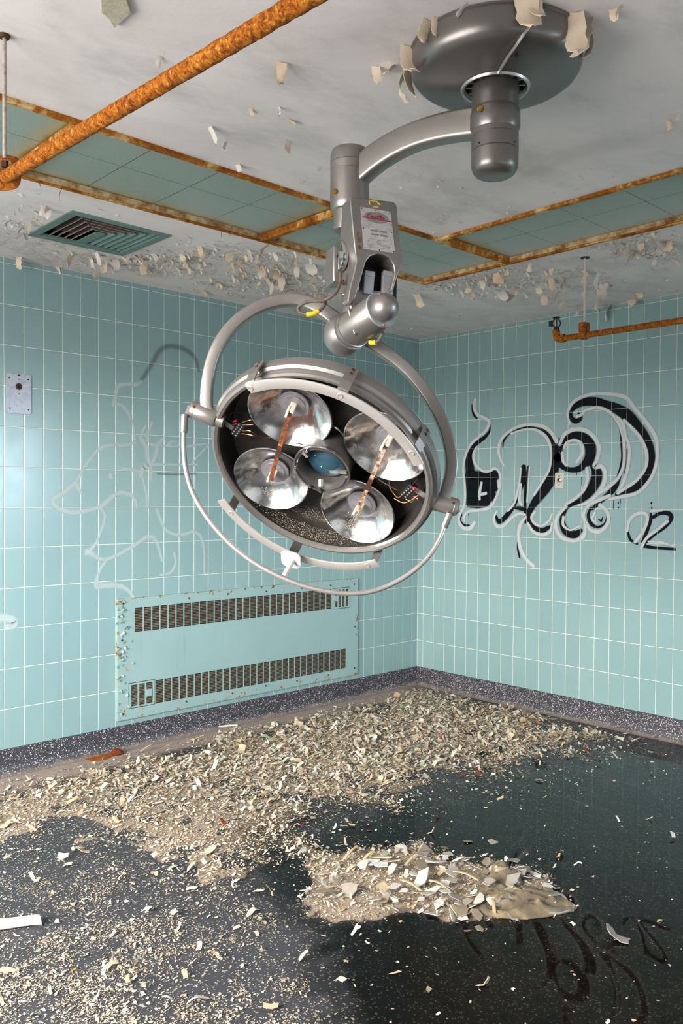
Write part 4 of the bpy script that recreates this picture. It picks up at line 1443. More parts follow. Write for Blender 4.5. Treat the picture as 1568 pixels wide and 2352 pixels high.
# ---- ceiling canopy
cprof = [(0.228, 0.0), (0.240, -0.002), (0.241, -0.007), (0.236, -0.010), (0.2365, -0.040), (0.2355, -0.052), (0.232, -0.064), (0.226, -0.073), (0.217, -0.0805), (0.204, -0.086), (0.185, -0.0905), (0.150, -0.097), (0.110, -0.104), (0.094, -0.108), (0.086, -0.104), (0.084, -0.080), (0.0, -0.070)]
can = MB().lathe(cprof, CC, ZU, 72).build('canopy', 'dgrey', lamp, ang=50)
MB().lathe([(0.084, -0.100), (0.088, -0.112), (0.094, -0.113), (0.097, -0.107), (0.094, -0.104)], CC, ZU, 56).build('trim_ring', 'alu', can)
MB().lathe([(0.0, -0.086), (0.083, -0.086), (0.083, -0.088), (0.0, -0.088)], CC, ZU, 40).build('recess', 'black', can)
for k in range(14):
    a = 2 * math.pi * k / 14
    d = np.array((math.cos(a), math.sin(a), 0))
    MB().box(CC + d * 0.073 - ZU * 0.097, (0.018, 0.007, 0.012), (d, np.cross(ZU, d), ZU)).build('bearing_rib', 'dgrey', can, smooth=False)
rim = ONZ(1204, 24, ZC) - CC
th0 = math.atan2(rim[1], rim[0])
strip = []
for k, (r, z) in enumerate([(0.238, -0.006), (0.239, -0.030), (0.236, -0.054), (0.225, -0.077), (0.204, -0.095), (0.172, -0.105), (0.130, -0.110), (0.096, -0.112)]):
    a = th0 - 0.06 * max(0, k - 2)
    strip.append(CC + np.array((r * math.cos(a), r * math.sin(a), z)))
MB().sweep(spline(strip, 4), rrect(0.009, 0.004, 0.001, 1), hint=(0, 0, 1)).build('earth_strip', 'alu', can)
for x, y in ((1171, 128), (1186, 128)):
    p = ONZ(x, y, ZC - 0.100)
    MB().lathe([(0, -0.003), (0.004, -0.003), (0.004, 0.004), (0, 0.004)], p, ZU, 8).build('screw_hole', 'rust_screw', can)
# paint curls still stuck round the canopy
for x, y, sz, yaw, pt in ((965, 105, 62, 0.2, 1.25), (938, 150, 46, 0.9, 1.2), (925, 175, 44, 1.5, 0.9), (950, 130, 40, 0.5, 1.3), (1292, 40, 74, -0.4, 1.35), (1318, 55, 56, -0.7, 1.2), (1338, 75, 44, -1.0, 1.0), (1194, 20, 62, 0.0, 1.35),
                          (1215, 5, 46, 0.3, 0.4), (1184, 55, 40, 0.2, 1.4), (985, 45, 38, 0.6, 0.5), (1003, 40, 26, 0.4, 0.9)):
    p = ONZ(x, y, ZC)
    v = p[:2] - CC[:2]
    rr_ = np.linalg.norm(v)
    if rr_ < 0.246:
        p[:2] = CC[:2] + v / rr_ * 0.248
    s = 1.4 * sz * PROJ(p)[2] / F_PX
    inst(random.choice(FT), 'paint_flake', ceiling, (p[0], p[1], ZC - 0.0005), flake_rot(math.atan2(-NC[0], NC[1]) + yaw, pt), (s * 0.8, s, s))

# ---- first column
def brass(parent, x, y, d, r):
    p = PX(x, y, d)
    MB().lathe([(0, 0), (r, 0), (r, 0.004), (r * 0.8, 0.006), (0, 0.006)], p - NC * 0.006, NC + np.array((0, 0, -0.3)), 20).build('brass_plug', 'brass', parent)


R1 = 0.0655
col1 = MB().lathe([(0.058, -0.084), (0.063, -0.088), (R1, -0.095), (R1, -0.243), (R1 - 0.0015, -0.2445), (R1, -0.246), (R1 + 0.0005, -0.283), (R1 - 0.0015, -0.2845), (R1 + 0.0005, -0.286), (R1, -0.322), (R1 - 0.0015, -0.331), (R1 - 0.005, -0.339), (R1 - 0.011, -0.346), (R1 - 0.019, -0.351), (R1 - 0.030, -0.3535), (0, -0.354)],
                  CC, ZU, 56).build('ceiling_column', 'dgrey', lamp, ang=22)
brass(col1, 1103, 247, 2.292, 0.0085)
for x, y in ((1100, 328), (1181, 326)):
    MB().lathe([(0, 0), (0.003, 0), (0, 0.002)], PX(x, y, 2.296), NC, 8).build('screw', 'rust_screw', col1)
# ---- second column
D2 = 2.65
B2 = PX(803, 415, D2)
zz = lambda y: PX(803, y, D2)[2]
R2 = 0.0615
prof2 = [(0.0, zz(530)), (0.050, zz(530)), (0.051, zz(526)), (0.051, zz(487)), (0.056, zz(484)), (0.060, zz(478)), (R2, zz(468)), (R2, zz(398)), (R2 - 0.0015, zz(397)), (R2, zz(396)), (R2 + 0.001, zz(379)), (R2 - 0.001, zz(378)), (R2 + 0.001, zz(377)),
         (R2, zz(358)), (R2 - 0.002, zz(352)), (R2 - 0.006, zz(347)), (R2 - 0.013, zz(344)), (R2 - 0.024, zz(342.5)), (0, zz(342))]
B20 = np.array((B2[0], B2[1], 0))
col2 = MB().lathe(prof2, B20, ZU, 52).build('pivot_column', 'grey', lamp, ang=22)
brass(col2, 768, 438, D2 - 0.052, 0.0080)
# ---- arched arm
A0 = np.array((CC[0], CC[1], 2.556))
A1 = np.array((B2[0], B2[1], zz(418)))
hd = nrm((A1 - A0) * np.array((1, 1, 0)))
path, scl = [], []
for k in range(25):
    s = k / 24
    path.append(A0 + (A1 - A0) * s + ZU * 0.060 * 4 * s * (1 - s) * (0.62 + 0.5 * s))
    scl.append(1.0 + 0.10 * abs(2 * s - 1))
MB().sweep(path, rrect(0.052, 0.078, 0.012, 4), hint=(0, 0, 1), scale=scl, fixed=True).build('arm', 'grey', lamp, ang=40)
# fillets where the arm meets the columns
MB().lathe([(R1, -0.03), (R1 + 0.004, -0.02), (R1 + 0.004, 0.02), (R1, 0.03)], A0, ZU, 40).build('arm_boss', 'dgrey', lamp)

# ---- balance housing
c20, s20 = math.cos(math.radians(21)), math.sin(math.radians(21))
HNF = nrm(NC * c20 + RI * s20)
HBX = nrm(RI * c20 - NC * s20)
HUP = np.cross(HNF, HBX)
HO = PX(860, 560, 2.53)
HPX = lambda x, y, s=0.0: ONP(x, y, HO + HNF * s, HNF)
hpoly = [(803, 455), (807, 451), (902, 463), (909, 467), (912, 475), (918, 560), (924, 585), (925, 600), (921, 616), (913, 634), (903, 668), (897, 668), (907, 628), (904, 608), (894, 592), (880, 585), (866, 583), (850, 589), (841, 600), (835, 620), (826, 652), (817, 682), (811, 694), (804, 697), (798, 690), (803, 662), (813, 625), (818, 598), (814, 565)]
hdep = lambda y: float(np.interp(y, (450, 560, 600, 630, 680, 697), (0.062, 0.130, 0.138, 0.118, 0.055, 0.040)))
nh = len(hpoly)
hm = MB().add([HPX(*p) for p in hpoly] + [HPX(*p) - HNF * hdep(p[1]) for p in hpoly],
              [tuple(range(nh)), tuple(reversed(range(nh, 2 * nh)))] + [(k, k + nh, (k + 1) % nh + nh, (k + 1) % nh) for k in range(nh)])
hous = hm.build('balance_housing', 'grey', lamp, ang=30, bevel=0.007, seg=3)
MB().prism([HPX(x, y, -0.090) for x, y in ((832, 690), (826, 590), (912, 590), (910, 690))], -HNF * 0.02).build('dark_interior', 'black', hous, smooth=False)
for xs in ((838, 861, 857, 835), (880, 903, 902, 878)):
    st = MB().prism([HPX(xs[0], 622, -0.02), HPX(xs[1], 625, -0.02), HPX(xs[2], 676, -0.02), HPX(xs[3], 674, -0.02)], -HNF * 0.016).build('lift_strap', 'plate', hous, smooth=False, bevel=0.002)
    MB().prism([HPX(xs[0] + 1, 621, -0.017), HPX(xs[1], 624, -0.017), HPX(xs[1], 635, -0.017), HPX(xs[0], 632, -0.017)], -HNF * 0.006).build('strap_lip', 'plate', st, smooth=False)
kc = HPX(815, 568) - HNF * 0.096 - HBX * 0.001
kn = MB().lathe([(0, 0), (0.046, 0), (0.047, 0.010), (0.044, 0.016), (0.040, 0.018), (0, 0.018)], kc, -HBX, 40).build('tension_knob', 'chrome', hous)
MB().lathe([(0, 0), (0.005, 0), (0, 0.001)], kc - HBX * 0.0185, -HBX, 12).build('key_hole', 'black', kn)
MB().box(HPX(814, 585) - HNF * 0.140 - HBX * 0.004, (0.050, 0.075, 0.115), (HBX, HNF, HUP)).build('rear_block', 'grey', hous, bevel=0.006, seg=3)
for x, y in ((792, 637), (790, 664)):
    p = HPX(x + 16, y) - HNF * 0.060 - HBX * 0.004
    MB().lathe([(0, 0), (0.009, 0), (0.007, 0.003), (0, 0.003)], p, -HBX, 16).build('pivot_bolt', 'rust_screw' if y < 650 else 'chrome', hous)
# nameplate
NP = [HPX(827, 475, 0.0006), HPX(897, 487, 0.0006), HPX(907, 582, 0.0006), HPX(835, 572, 0.0006)]
npm = lambda u, v, s=0.0: (NP[0] * (1 - u) + NP[1] * u) * (1 - v) + (NP[3] * (1 - u) + NP[2] * u) * v + HNF * s
t = NT('worn_white_nameplate')
f = t.noise(t.pos(), 60, 6, 0.7)
t.p(col=t.ramp(f, [(0.3, lin('#8f8b88')), (0.45, lin('#b5b1ae')), (0.7, lin('#c4c0bd'))]), rough=0.5, metal=0.2)
MAT['np'] = t.m
npl = MB().prism([npm(u, v) for u, v in ((0, 0), (1, 0), (1, 1), (0, 1))], HNF * 0.0012).build('nameplate', 'np', hous, smooth=False, label='worn white nameplate with red script')
MB().prism([npm(0.5 + 0.40 * math.cos(a), 0.20 + 0.135 * math.sin(a), 0.0013) for a in np.linspace(0, 2 * math.pi, 40, endpoint=False)], HNF * 0.0005).build('grey_oval', M_plain('grey_print', '#85807d', 0.5), npl, smooth=False)
MAT['redprint'] = M_plain('red_script_print', '#a3122c', 0.45)
MAT['greyprint'] = M_plain('faded_grey_print', '#7f7b78', 0.6)
script = [
    [(.325, .150), (.275, .130), (.215, .170), (.190, .215), (.215, .248), (.285, .235)],
    [(.385, .190), (.345, .185), (.315, .218), (.335, .246), (.375, .215), (.388, .190), (.378, .240), (.41, .245), (.44, .225)],
    [(.44, .225), (.475, .178), (.470, .205), (.490, .228), (.465, .250), (.435, .244)],
    [(.49, .238), (.535, .205), (.565, .135), (.535, .215), (.545, .246), (.58, .238)], [(.50, .175), (.61, .172)],
    [(.58, .238), (.635, .195), (.665, .140), (.640, .130), (.620, .180), (.618, .232), (.645, .248), (.68, .235)],
    [(.68, .235), (.735, .208), (.728, .182), (.695, .195), (.683, .232), (.712, .252), (.77, .245)],
    [(.045, .232), (.120, .232), (.205, .232)], [(.76, .247), (.86, .247), (.975, .247)]]
for st in script:
    MB().tube(spline([npm(u, v, 0.0022) for u, v in st], 5), 0.0013, 6).build('script_letter', 'redprint', npl)
for r_, cols in ((0.525, ((.27, .52), (.56, .80))), (0.615, ((.27, .52), (.56, .80)))):
    for a, b in cols:
        MB().prism([npm(u, v, 0.0013) for u, v in ((a, r_ - .022), (b, r_ - .022), (b, r_ + .022), (a, r_ + .022))], HNF * 0.0006).build('stamped_strip', 'greyprint', npl, smooth=False)
for v, a, b in ((0.735, .15, .8), (0.84, .30, .75), (0.875, .12, .9), (0.925, .2, .85)):
    u = a
    while u < b:
        w = random.uniform(.012, .04)
        MB().prism([npm(p, q, 0.0013) for p, q in ((u, v - .006), (u + w, v - .006), (u + w, v + .006), (u, v + .006))], HNF * 0.0003).build('small_print', 'greyprint', npl, smooth=False)
        u += w + .018
MB().lathe([(0.0040, 0), (0.0055, 0), (0.0055, .0006), (0.0040, .0006)], npm(.5, .79, .0013), HNF, 16).build('print_roundel', 'greyprint', npl)
for u, v in ((.04, .03), (.5, .025), (.96, .03), (.96, .5), (.04, .5), (.04, .97), (.5, .975), (.96, .97)):
    MB().lathe([(0, 0), (0.0022, 0), (0, 0.0012)], npm(u, v, .0012), HNF, 8).build('rivet', 'rust_screw', npl)
# yellow sticker remnant and a torn label
for a in ([(848, 462), (849, 470)], [(850, 461), (866, 463)], [(866, 464), (873, 470)], [(858, 475), (868, 476)]):
    MB().tube([HPX(x, y, 0.001) for x, y in a], 0.0022, 6).build('sticker_scrap', 'yellow', hous)
MB().prism([HPX(x, y, 0.0004) for x, y in ((820, 533), (828, 535), (831, 572), (822, 572))], HNF * 0.0006).build('torn_label', M_noise('torn_brown_label', [(0.35, '#3a2c22'), (0.5, '#6b5340'), (0.65, '#8d8986')], 90, 0.8), hous, smooth=False)

# ---- swivel hub under the housing
AX = nrm(0.54 * RI + 0.20 * UP + 0.82 * NC)
FC = PX(874, 713, 2.46)
hub = MB().lathe([(0, -0.160), (0.056, -0.158), (0.059, -0.152), (0.059, -0.142), (0.056, -0.141), (0.053, -0.004), (0.050, 0.0), (0, 0.0)], FC, AX, 44).build('swivel_barrel', 'grey', lamp, ang=40)
MB().lathe([(0, 0), (0.054, 0), (0.055, 0.003), (0.053, 0.007), (0, 0.007)], FC, AX, 44).build('end_flange', 'plate', hub)
MB().lathe([(0.0415, 0.006), (0.0415, 0.020)] + [(0.0415 * math.cos(a), 0.020 + 0.0415 * math.sin(a)) for a in np.linspace(0.1, math.pi / 2, 12)][:-1] + [(0, 0.0615)], FC, AX, 40).build('domed_cap', 'grey', hub)
a1, b1, _ = frame_of(AX, UP)
for sg in (-1, 1):
    MB().lathe([(0, 0), (0.005, 0), (0.004, 0.003), (0, 0.003)], FC + nrm(UP - np.dot(UP, AX) * AX) * 0.048 * sg + AX * 0.007, AX, 10).build('flange_screw', 'brass', hub)
MB().prism([HPX(802, 664, -0.03), HPX(906, 668, -0.03), HPX(898, 700, -0.03), HPX(872, 716, -0.03), HPX(806, 724, -0.03)], -HNF * 0.075).build('saddle_block', 'grey', hub, bevel=0.006, seg=3)
MB().box(FC - AX * 0.100 - RI * 0.030 + NC * 0.036 - UP * 0.002, (0.010, 0.012, 0.085), (RI, NC, nrm(UP - 0.25 * RI))).build('rib', 'grey', hub, bevel=0.004)
BL = FC - AX * 0.156
MB().lathe([(0, 0.0), (0.050, 0.0), (0.060, -0.006), (0.066, -0.024), (0.067, -0.044), (0.063, -0.062), (0.054, -0.078), (0.040, -0.090), (0.022, -0.097), (0, -0.099)], BL, AX, 44).build('hub_bulb', 'grey', hub)

# ---- yoke
DY_ = 2.60
ypx = [(476, 950), (474, 915), (478, 872), (489, 825), (510, 780), (543, 740), (585, 711), (632, 694), (680, 690), (722, 703), (760, 727), (800, 755), (846, 785), (892, 815), (934, 850), (970, 892), (1000, 940), (1022, 990), (1034, 1040), (1035, 1085), (1024, 1130), (1018, 1150)]
yd = [2.60, 2.60, 2.60, 2.605, 2.61, 2.62, 2.63, 2.64, 2.645, 2.645, 2.64, 2.64, 2.64, 2.64, 2.635, 2.63, 2.62, 2.61, 2.605, 2.60, 2.60, 2.60]
yp = spline([PX(x, y, d) for (x, y), d in zip(ypx, yd)], 5)
ks = []
for i in range(len(yp)):
    s = i / (len(yp) - 1)
    ks.append(1.0 + 0.22 * math.exp(-((s - 0.5) / 0.10) ** 2))
yoke = MB().sweep(yp, rrect(0.037, 0.040, 0.006, 3), hint=tuple(NC), scale=ks, fixed=True).build('yoke', 'grey', lamp, ang=40)
PVL0, PVL1 = PX(437, 939, 2.60), PX(497, 962, 2.60)
PVR0, PVR1 = PX(1052, 1167, 2.60), PX(993, 1150, 2.60)
for p0, p1, q in ((PVL0, PVL1, PX(514, 968, 2.60)), (PVR0, PVR1, PX(975, 1142, 2.60))):
    ax_ = nrm(p1 - p0)
    L = np.linalg.norm(p1 - p0)
    b = MB().lathe([(0, 0), (0.022, 0), (0.027, 0.004), (0.028, 0.016), (0.0272, 0.017), (0.028, 0.019), (0.028, L - 0.006), (0.025, L), (0, L)], p0, ax_, 32).build('pivot_barrel', 'grey', lamp)
    MB().cyl(p1, q, 0.021, 24).build('pivot_collar', 'grey' if p0 is PVL0 else 'black', b)
    e_ = nrm(NC * 0.9 + UP * 0.35)
    e_ = nrm(e_ - np.dot(e_, ax_) * ax_)
    MB().lathe([(0, 0), (0.005, 0), (0.004, 0.001), (0, 0.001)], p0 + ax_ * (0.014 if p0 is PVL0 else 0.022) + e_ * 0.0278, e_, 12).build('set_screw', 'rust_screw', b)
for x, y, d in ((465, 918, 2.582), (463, 936, 2.582), (1023, 1126, 2.582), (1018, 1142, 2.582)):
    MB().lathe([(0, 0), (0.0024, 0), (0, 0.0014)], PX(x, y, d - 0.001), NC, 8).build('screw', 'rust_screw', yoke)
# ---- guard rail below
gpx = [(422, 985), (422, 1030), (427, 1080), (444, 1135), (478, 1192), (525, 1246), (580, 1290), (640, 1323), (710, 1349), (790, 1363), (860, 1357), (925, 1328), (975, 1288), (1006, 1244), (1024, 1200)]
gp = spline([PX(x, y, 2.585 - 0.05 * math.sin(math.pi * i / (len(gpx) - 1))) for i, (x, y) in enumerate(gpx)], 6)
rail = MB().tube(gp, 0.0074, 14).build('guard_rail', 'alu', lamp)
for x0_, y0_, x1_, y1_ in ((424, 953, 422, 996), (1032, 1180, 1018, 1214)):
    p, q = PX(x0_, y0_, 2.585), PX(x1_, y1_, 2.585)
    MB().lathe([(0, -0.004), (0.009, -0.003), (0.0115, 0.0), (0.0115, np.linalg.norm(q - p) - 0.006), (0.008, np.linalg.norm(q - p)), (0, np.linalg.norm(q - p))], p, q - p, 20).build('rail_sleeve', 'grey', rail)
for a, b in (((424, 960), (440, 938)), ((1030, 1185), (1048, 1168))):
    p, q = PX(*a, 2.59), PX(*b, 2.605)
    MB().sweep([p, (p + q) / 2, q], rrect(0.020, 0.012, 0.004, 2), hint=tuple(NC), scale=[0.8, 1.0, 1.5]).build('rail_bracket', 'grey', rail)

# ---- lamp head
HC = PX(731.75, 1081.44, 2.60)
ti, al_ = 0.823199, -2.004315
HN = math.cos(ti) * NC + math.sin(ti) * (math.cos(al_) * RI + math.sin(al_) * UP)
E1 = nrm(np.cross(NC, HN))
E2 = np.cross(HN, E1)
HP = lambda a, b, s=0.0: HC + a * E1 + b * E2 + s * HN
PH = lambda r, deg, s=0.0: HP(r * math.cos(math.radians(deg)), r * math.sin(math.radians(deg)), s)
HPL = lambda x, y, s=0.0: ONP(x, y, HC + HN * s, HN)
shell = [(0.338, -0.012), (0.341, 0.000), (0.350, 0.004), (0.358, 0.001), (0.360, -0.006), (0.356, -0.011), (0.357, -0.014), (0.364, -0.015), (0.371, -0.022), (0.374, -0.040), (0.373, -0.056), (0.370, -0.060), (0.3705, -0.062), (0.362, -0.074), (0.335, -0.100), (0.27, -0.128), (0.15, -0.145), (0.0, -0.150)]
head = MB().lathe(shell, HC, HN, 96).build('lamp_housing', 'grey', lamp, ang=28)
MB().lathe([(0.338, -0.010), (0.336, -0.055), (0.325, -0.085), (0.28, -0.098), (0.0, -0.105)], HC, HN, 72).build('inner_pan', 'dark', head, ang=40)
# straps of the removed lens guard
for nm, a0, a1 in (('upper', 138, 44), ('lower', -135, -36)):
    N = 40
    pts = [PH(0.361, a0 + (a1 - a0) * k / N, 0.058) for k in range(N + 1)]
    stp = MB().sweep(pts, rrect(0.033, 0.006, 0.002, 2), hint=tuple(HN), fixed=True).build('guard_strap', 'strap', lamp, ang=40)
    for d_ in ((137, 93, 51) if nm == 'upper' else (-126, -86, -42)):
        cl = [PH(0.362, d_, 0.055), PH(0.372, d_, 0.045), PH(0.379, d_, 0.015), PH(0.381, d_, -0.010), PH(0.381, d_, -0.045)]
        # the clip's flat side faces outwards
        rad = nrm(PH(1, d_) - HC)
        tg = np.cross(HN, rad)
        m = MB()
        for k, p in enumerate(cl):
            for sx_ in (-1, 1):
                for o_ in (0, 0.004):
                    m.v.append(tuple(p + tg * sx_ * 0.016 + rad * o_))
        for k in range(len(cl) - 1):
            q = 4 * k
            m.f += [(q, q + 2, q + 6, q + 4), (q + 1, q + 5, q + 7, q + 3), (q, q + 4, q + 5, q + 1), (q + 2, q + 3, q + 7, q + 6)]
        m.f += [(0, 1, 3, 2), (q + 4, q + 6, q + 7, q + 5)]
        clip = m.build('clip', 'grey', stp, smooth=False)
        for s_ in (-0.018, -0.036):
            MB().lathe([(0, 0), (0.006, 0), (0.005, 0.002), (0, 0.002)], PH(0.385, d_, s_), rad, 12).build('clip_screw', 'rust_screw', stp)
        pp = PH(0.361, d_ + (0 if nm == 'upper' else 0), 0.0612)
        MB().lathe([(0, 0), (0.010, 0), (0.008, 0.0015), (0.004, 0.0008), (0, 0.0004)], pp, HN, 16).build('strap_screw', 'plate2', stp)
# handle
hc_ = HPL(669, 1284, 0.082)
u1 = nrm(E1 * 0.95 + E2 * 0.3)
u2 = np.cross(HN, u1)
hnd = MB().prism([hc_ + x * u1 + y * u2 for x, y in rrect(0.070, 0.074, 0.020, 5)], HN * 0.006).build('handle_plate', 'white_plastic', lamp, bevel=0.002)
MB().cyl(hc_ + HN * 0.005 + 0.006 * u1, hc_ + HN * 0.085 + 0.004 * u1, 0.0095, 8).build('handle_stem', M_noise('worn_handle_stem', [(0.3, '#a89c94'), (0.7, '#c9c0b8')], 40, 0.5), hnd)
MB().box(hc_ - HN * 0.010, (0.030, 0.030, 0.022), (u1, u2, HN)).build('handle_mount', 'grey', hnd, smooth=False)
# reflectors
rc = [((665, 951), 0.1325), ((622, 1101), 0.1270), ((884, 1027), 0.1325), ((820, 1176), 0.1270)]
soc = []
for (x, y), rr_ in rc:
    S0 = -0.032
    c = HPL(x, y, S0)
    outw = nrm(c - HC - np.dot(c - HC, HN) * HN)
    axr = nrm(HN - 0.10 * outw)
    k = rr_ / 0.1325
    bowl = [(0.020, -0.060), (0.045, -0.059), (0.062, -0.053), (0.080, -0.044), (0.098, -0.031), (0.114, -0.016), (0.126, -0.002), (0.1300, 0.002), (0.1330, 0.001), (0.1335, -0.002), (0.130, -0.004), (0.116, -0.021), (0.098, -0.037), (0.06, -0.060), (0.02, -0.066)]
    rf = MB().lathe([(r * k, z * k) for r, z in bowl], c, axr, 56).build('reflector', 'mirror', lamp, ang=60)
    MB().lathe([(0, -0.050), (0.046, -0.050), (0.048, -0.047), (0.047, -0.044), (0.036, -0.0435), (0.035, -0.041), (0.020, -0.0405), (0, -0.040)], c, axr, 36).build('socket_plate', M_noise('dull_zinc', [(0.3, '#85828a'), (0.7, '#a3a0a4')], 40, 0.4, 0.7) if not soc else MAT['zinc'], rf)
    if not soc:
        MAT['zinc'] = bpy.data.materials['dull_zinc']
    sk = MB().box(c + axr * -0.020, (0.020, 0.024, 0.044), (E1, E2, axr)).build('lamp_socket', 'ceramic', rf, bevel=0.003)
    MB().box(c + axr * 0.003 + E2 * 0.002, (0.014, 0.010, 0.006), (E1, E2, axr)).build('contact', 'rust_screw', rf, smooth=False)
    MB().box(c + axr * -0.006 - E1 * 0.008, (0.008, 0.026, 0.030), (E1, E2, axr)).build('socket_ear', 'ceramic', rf, bevel=0.002)
    soc.append(c + axr * 0.006)
for a, b, mt in ((0, 1, [(0.34, '#2e1408'), (0.5, '#6e3410'), (0.6, '#8f4f1c'), (0.72, '#c0a078')]), (2, 3, [(0.34, '#3a2012'), (0.44, '#7e5228'), (0.52, '#a39382'), (0.7, '#b5aca4')])):
    p, q = soc[a], soc[b]
    d = nrm(q - p)
    w = nrm(np.cross(d, HN))
    br = MB().box((p + q) / 2, (np.linalg.norm(q - p) * 1.0, 0.013, 0.005), (d, w, np.cross(d, w))).build('rusty_bar', M_noise('rust_bar_%d' % a, mt, 70, 0.8), lamp, smooth=False)
    MB().box((p + q) / 2 + d * 0.01, (0.050, 0.015, 0.007), (d, w, np.cross(d, w))).build('bar_joint', 'rust_screw', br, smooth=False)
# centre tube
ct = HPL(738, 1081, 0.004)
ctp = [(0.070, -0.07), (0.076, -0.012), (0.079, -0.002), (0.081, -0.008), (0.086, -0.008), (0.088, 0.0), (0.0915, 0.0), (0.0925, -0.006), (0.090, -0.012), (0.084, -0.020), (0.083, -0.10)]
tube_ = MB().lathe(ctp, ct, HN, 56).build('centre_tube', 'dgrey', lamp, ang=35)
MB().lathe([(0, -0.030), (0.03, -0.033), (0.055, -0.043), (0.066, -0.052), (0.069, -0.058), (0, -0.065)], ct, HN, 40).build('blue_lens', 'lens', tube_)
for d_ in (140, 20, -100, 200, -75):
    rad = PH(1, d_) - HC
    MB().cyl(ct + rad * 0.083 - HN * 0.004, ct + rad * 0.083 + HN * 0.009, 0.0045, 10).build('rim_screw', 'chrome', tube_)
for d_ in (150, 30):
    rad = nrm(PH(1, d_) - HC)
    MB().box(ct + rad * 0.074 + HN * 0.003, (0.022, 0.010, 0.006), (rad, np.cross(HN, rad), HN)).build('retaining_clip', 'alu', tube_, smooth=False)
MB().box(ct - E2 * 0.060 - HN * 0.010 + E1 * 0.012, (0.010, 0.010, 0.022)).build('lens_stud', 'ceramic', tube_, smooth=False)
# terminal blocks and wires
for x, y, br_ in ((547, 985, (530, 980)), (938, 1126, (960, 1128))):
    c = HPL(x, y, -0.045)
    v1 = nrm(E1 * 0.25 + E2 * 0.97)
    v2 = np.cross(HN, v1)
    tb = MB().box(c, (0.062, 0.026, 0.016), (v1, v2, HN)).build('terminal_block', 'black', lamp, bevel=0.002)
    for k in range(5):
        for sg in (-1, 1):
            pz = c + v1 * (k - 2) * 0.0115 + v2 * sg * 0.006 + HN * 0.008
            MB().lathe([(0, 0), (0.0032, 0), (0.002, 0.002), (0, 0.002)], pz, HN, 8).build('terminal_screw', 'alu', tb)
    MB().box(HPL(*br_, -0.052), (0.020, 0.060, 0.004), (v1, v2, HN)).build('mount_bracket', 'alu', tb, smooth=False)
def wires(lst):
    for pts, mt, r in lst:
        MB().tube(spline([HPL(x, y, s) for x, y, s in pts], 5), r, 7).build('wire', mt, lamp)
wires([([(556, 970, -.04), (575, 965, -.03), (582, 967, -.05)], 'copper', 0.0015), ([(556, 976, -.04), (580, 975, -.03), (595, 972, -.06)], 'copper', 0.0015), ([(555, 990, -.04), (575, 990, -.03), (590, 1000, -.05), (612, 1007, -.07)], 'copper', 0.0015),
       ([(556, 996, -.04), (580, 1000, -.03), (600, 1008, -.06), (625, 1003, -.08)], 'copper', 0.0015), ([(536, 968, -.035), (525, 962, -.03), (535, 948, -.04), (570, 950, -.06)], 'black', 0.002),
       ([(544, 966, -.036), (534, 968, -.036)], 'redwire', 0.003), ([(544, 973, -.036), (535, 975, -.036)], 'redwire', 0.003),
       ([(930, 1130, -.04), (915, 1143, -.03), (905, 1135, -.04), (895, 1120, -.05), (893, 1102, -.07)], 'copper', 0.0015), ([(932, 1146, -.04), (945, 1153, -.03), (952, 1145, -.04), (960, 1138, -.03), (930, 1155, -.03), (905, 1145, -.05)], 'copper', 0.0015),
       ([(945, 1118, -.036), (956, 1122, -.036)], 'redwire', 0.003), ([(950, 1140, -.036), (960, 1146, -.03)], 'redwire', 0.003), ([(948, 1112, -.04), (958, 1100, -.04), (950, 1090, -.05)], 'black', 0.002), ([(860, 1095, -.05), (880, 1108, -.04), (912, 1126, -.05)], 'rubber', 0.0018),
       ([(660, 1015, -.06), (690, 1020, -.04), (720, 1030, -.07)], 'black', 0.002), ([(762, 978, -.06), (775, 985, -.05), (790, 1000, -.07)], 'alu', 0.003)])
# crumbs of plaster gathered in the low side of the pan and the lower bowls
cr = MB()
def crumb(p, s):
    a = random.uniform(0, 6.28)
    e = [math.cos(a), math.sin(a)]
    q = [p + s * (E1 * random.uniform(-1, 1) + E2 * random.uniform(-1, 1) + HN * random.uniform(0, .8)) for _ in range(4)]
    cr.add(q, [(0, 1, 2), (0, 2, 3), (0, 3, 1), (1, 3, 2)])
for k in range(2600):
    th = random.gauss(-82, 17)
    r = 0.332 - abs(random.gauss(0, 0.035))
    p = PH(r, th, -0.010 - (0.335 - r) * 0.9 if r > 0.30 else -0.085 + 0.02 * random.random())
    crumb(p, random.uniform(.0008, .0022))
for ci, n in ((1, 260), (3, 700)):
    (x, y), rr_ = rc[ci]
    c = HPL(x, y, -0.032)
    for k in range(n):
        th, r = random.gauss(-82, 14), 0.118 - abs(random.gauss(0, 0.025))
        crumb(c + (PH(r, th) - HC) - HN * (0.058 * (1 - (r / 0.127) ** 2) - 0.003), random.uniform(.001, .003))
o = cr.build('plaster_crumbs', M_noise('plaster_crumbs', [(0.3, '#857763'), (0.7, '#b5a893')], 80, 0.9), lamp, smooth=False)
o['kind'] = 'stuff'
# ---- cables with yellow tape
def cable(pts, tape):
    P = spline([PX(*p) for p in pts], 6)
    cb = MB().tube(P, 0.0052, 10).build('cable', 'rubber', lamp)
    MB().tube(P[tape[0]:tape[1]], 0.0072, 10).build('yellow_tape', 'yellow', cb)
cable([(782, 628, 2.55), (781, 650, 2.53), (768, 675, 2.52), (742, 690, 2.53), (708, 693, 2.54), (686, 705, 2.55), (690, 718, 2.555), (712, 722, 2.55), (735, 712, 2.55), (747, 695, 2.555), (742, 684, 2.57), (737, 693, 2.60)], (40, 48))
cable([(874, 742, 2.50), (877, 765, 2.50), (868, 783, 2.51), (852, 787, 2.53), (843, 773, 2.55), (849, 762, 2.58), (853, 768, 2.61)], (14, 20))
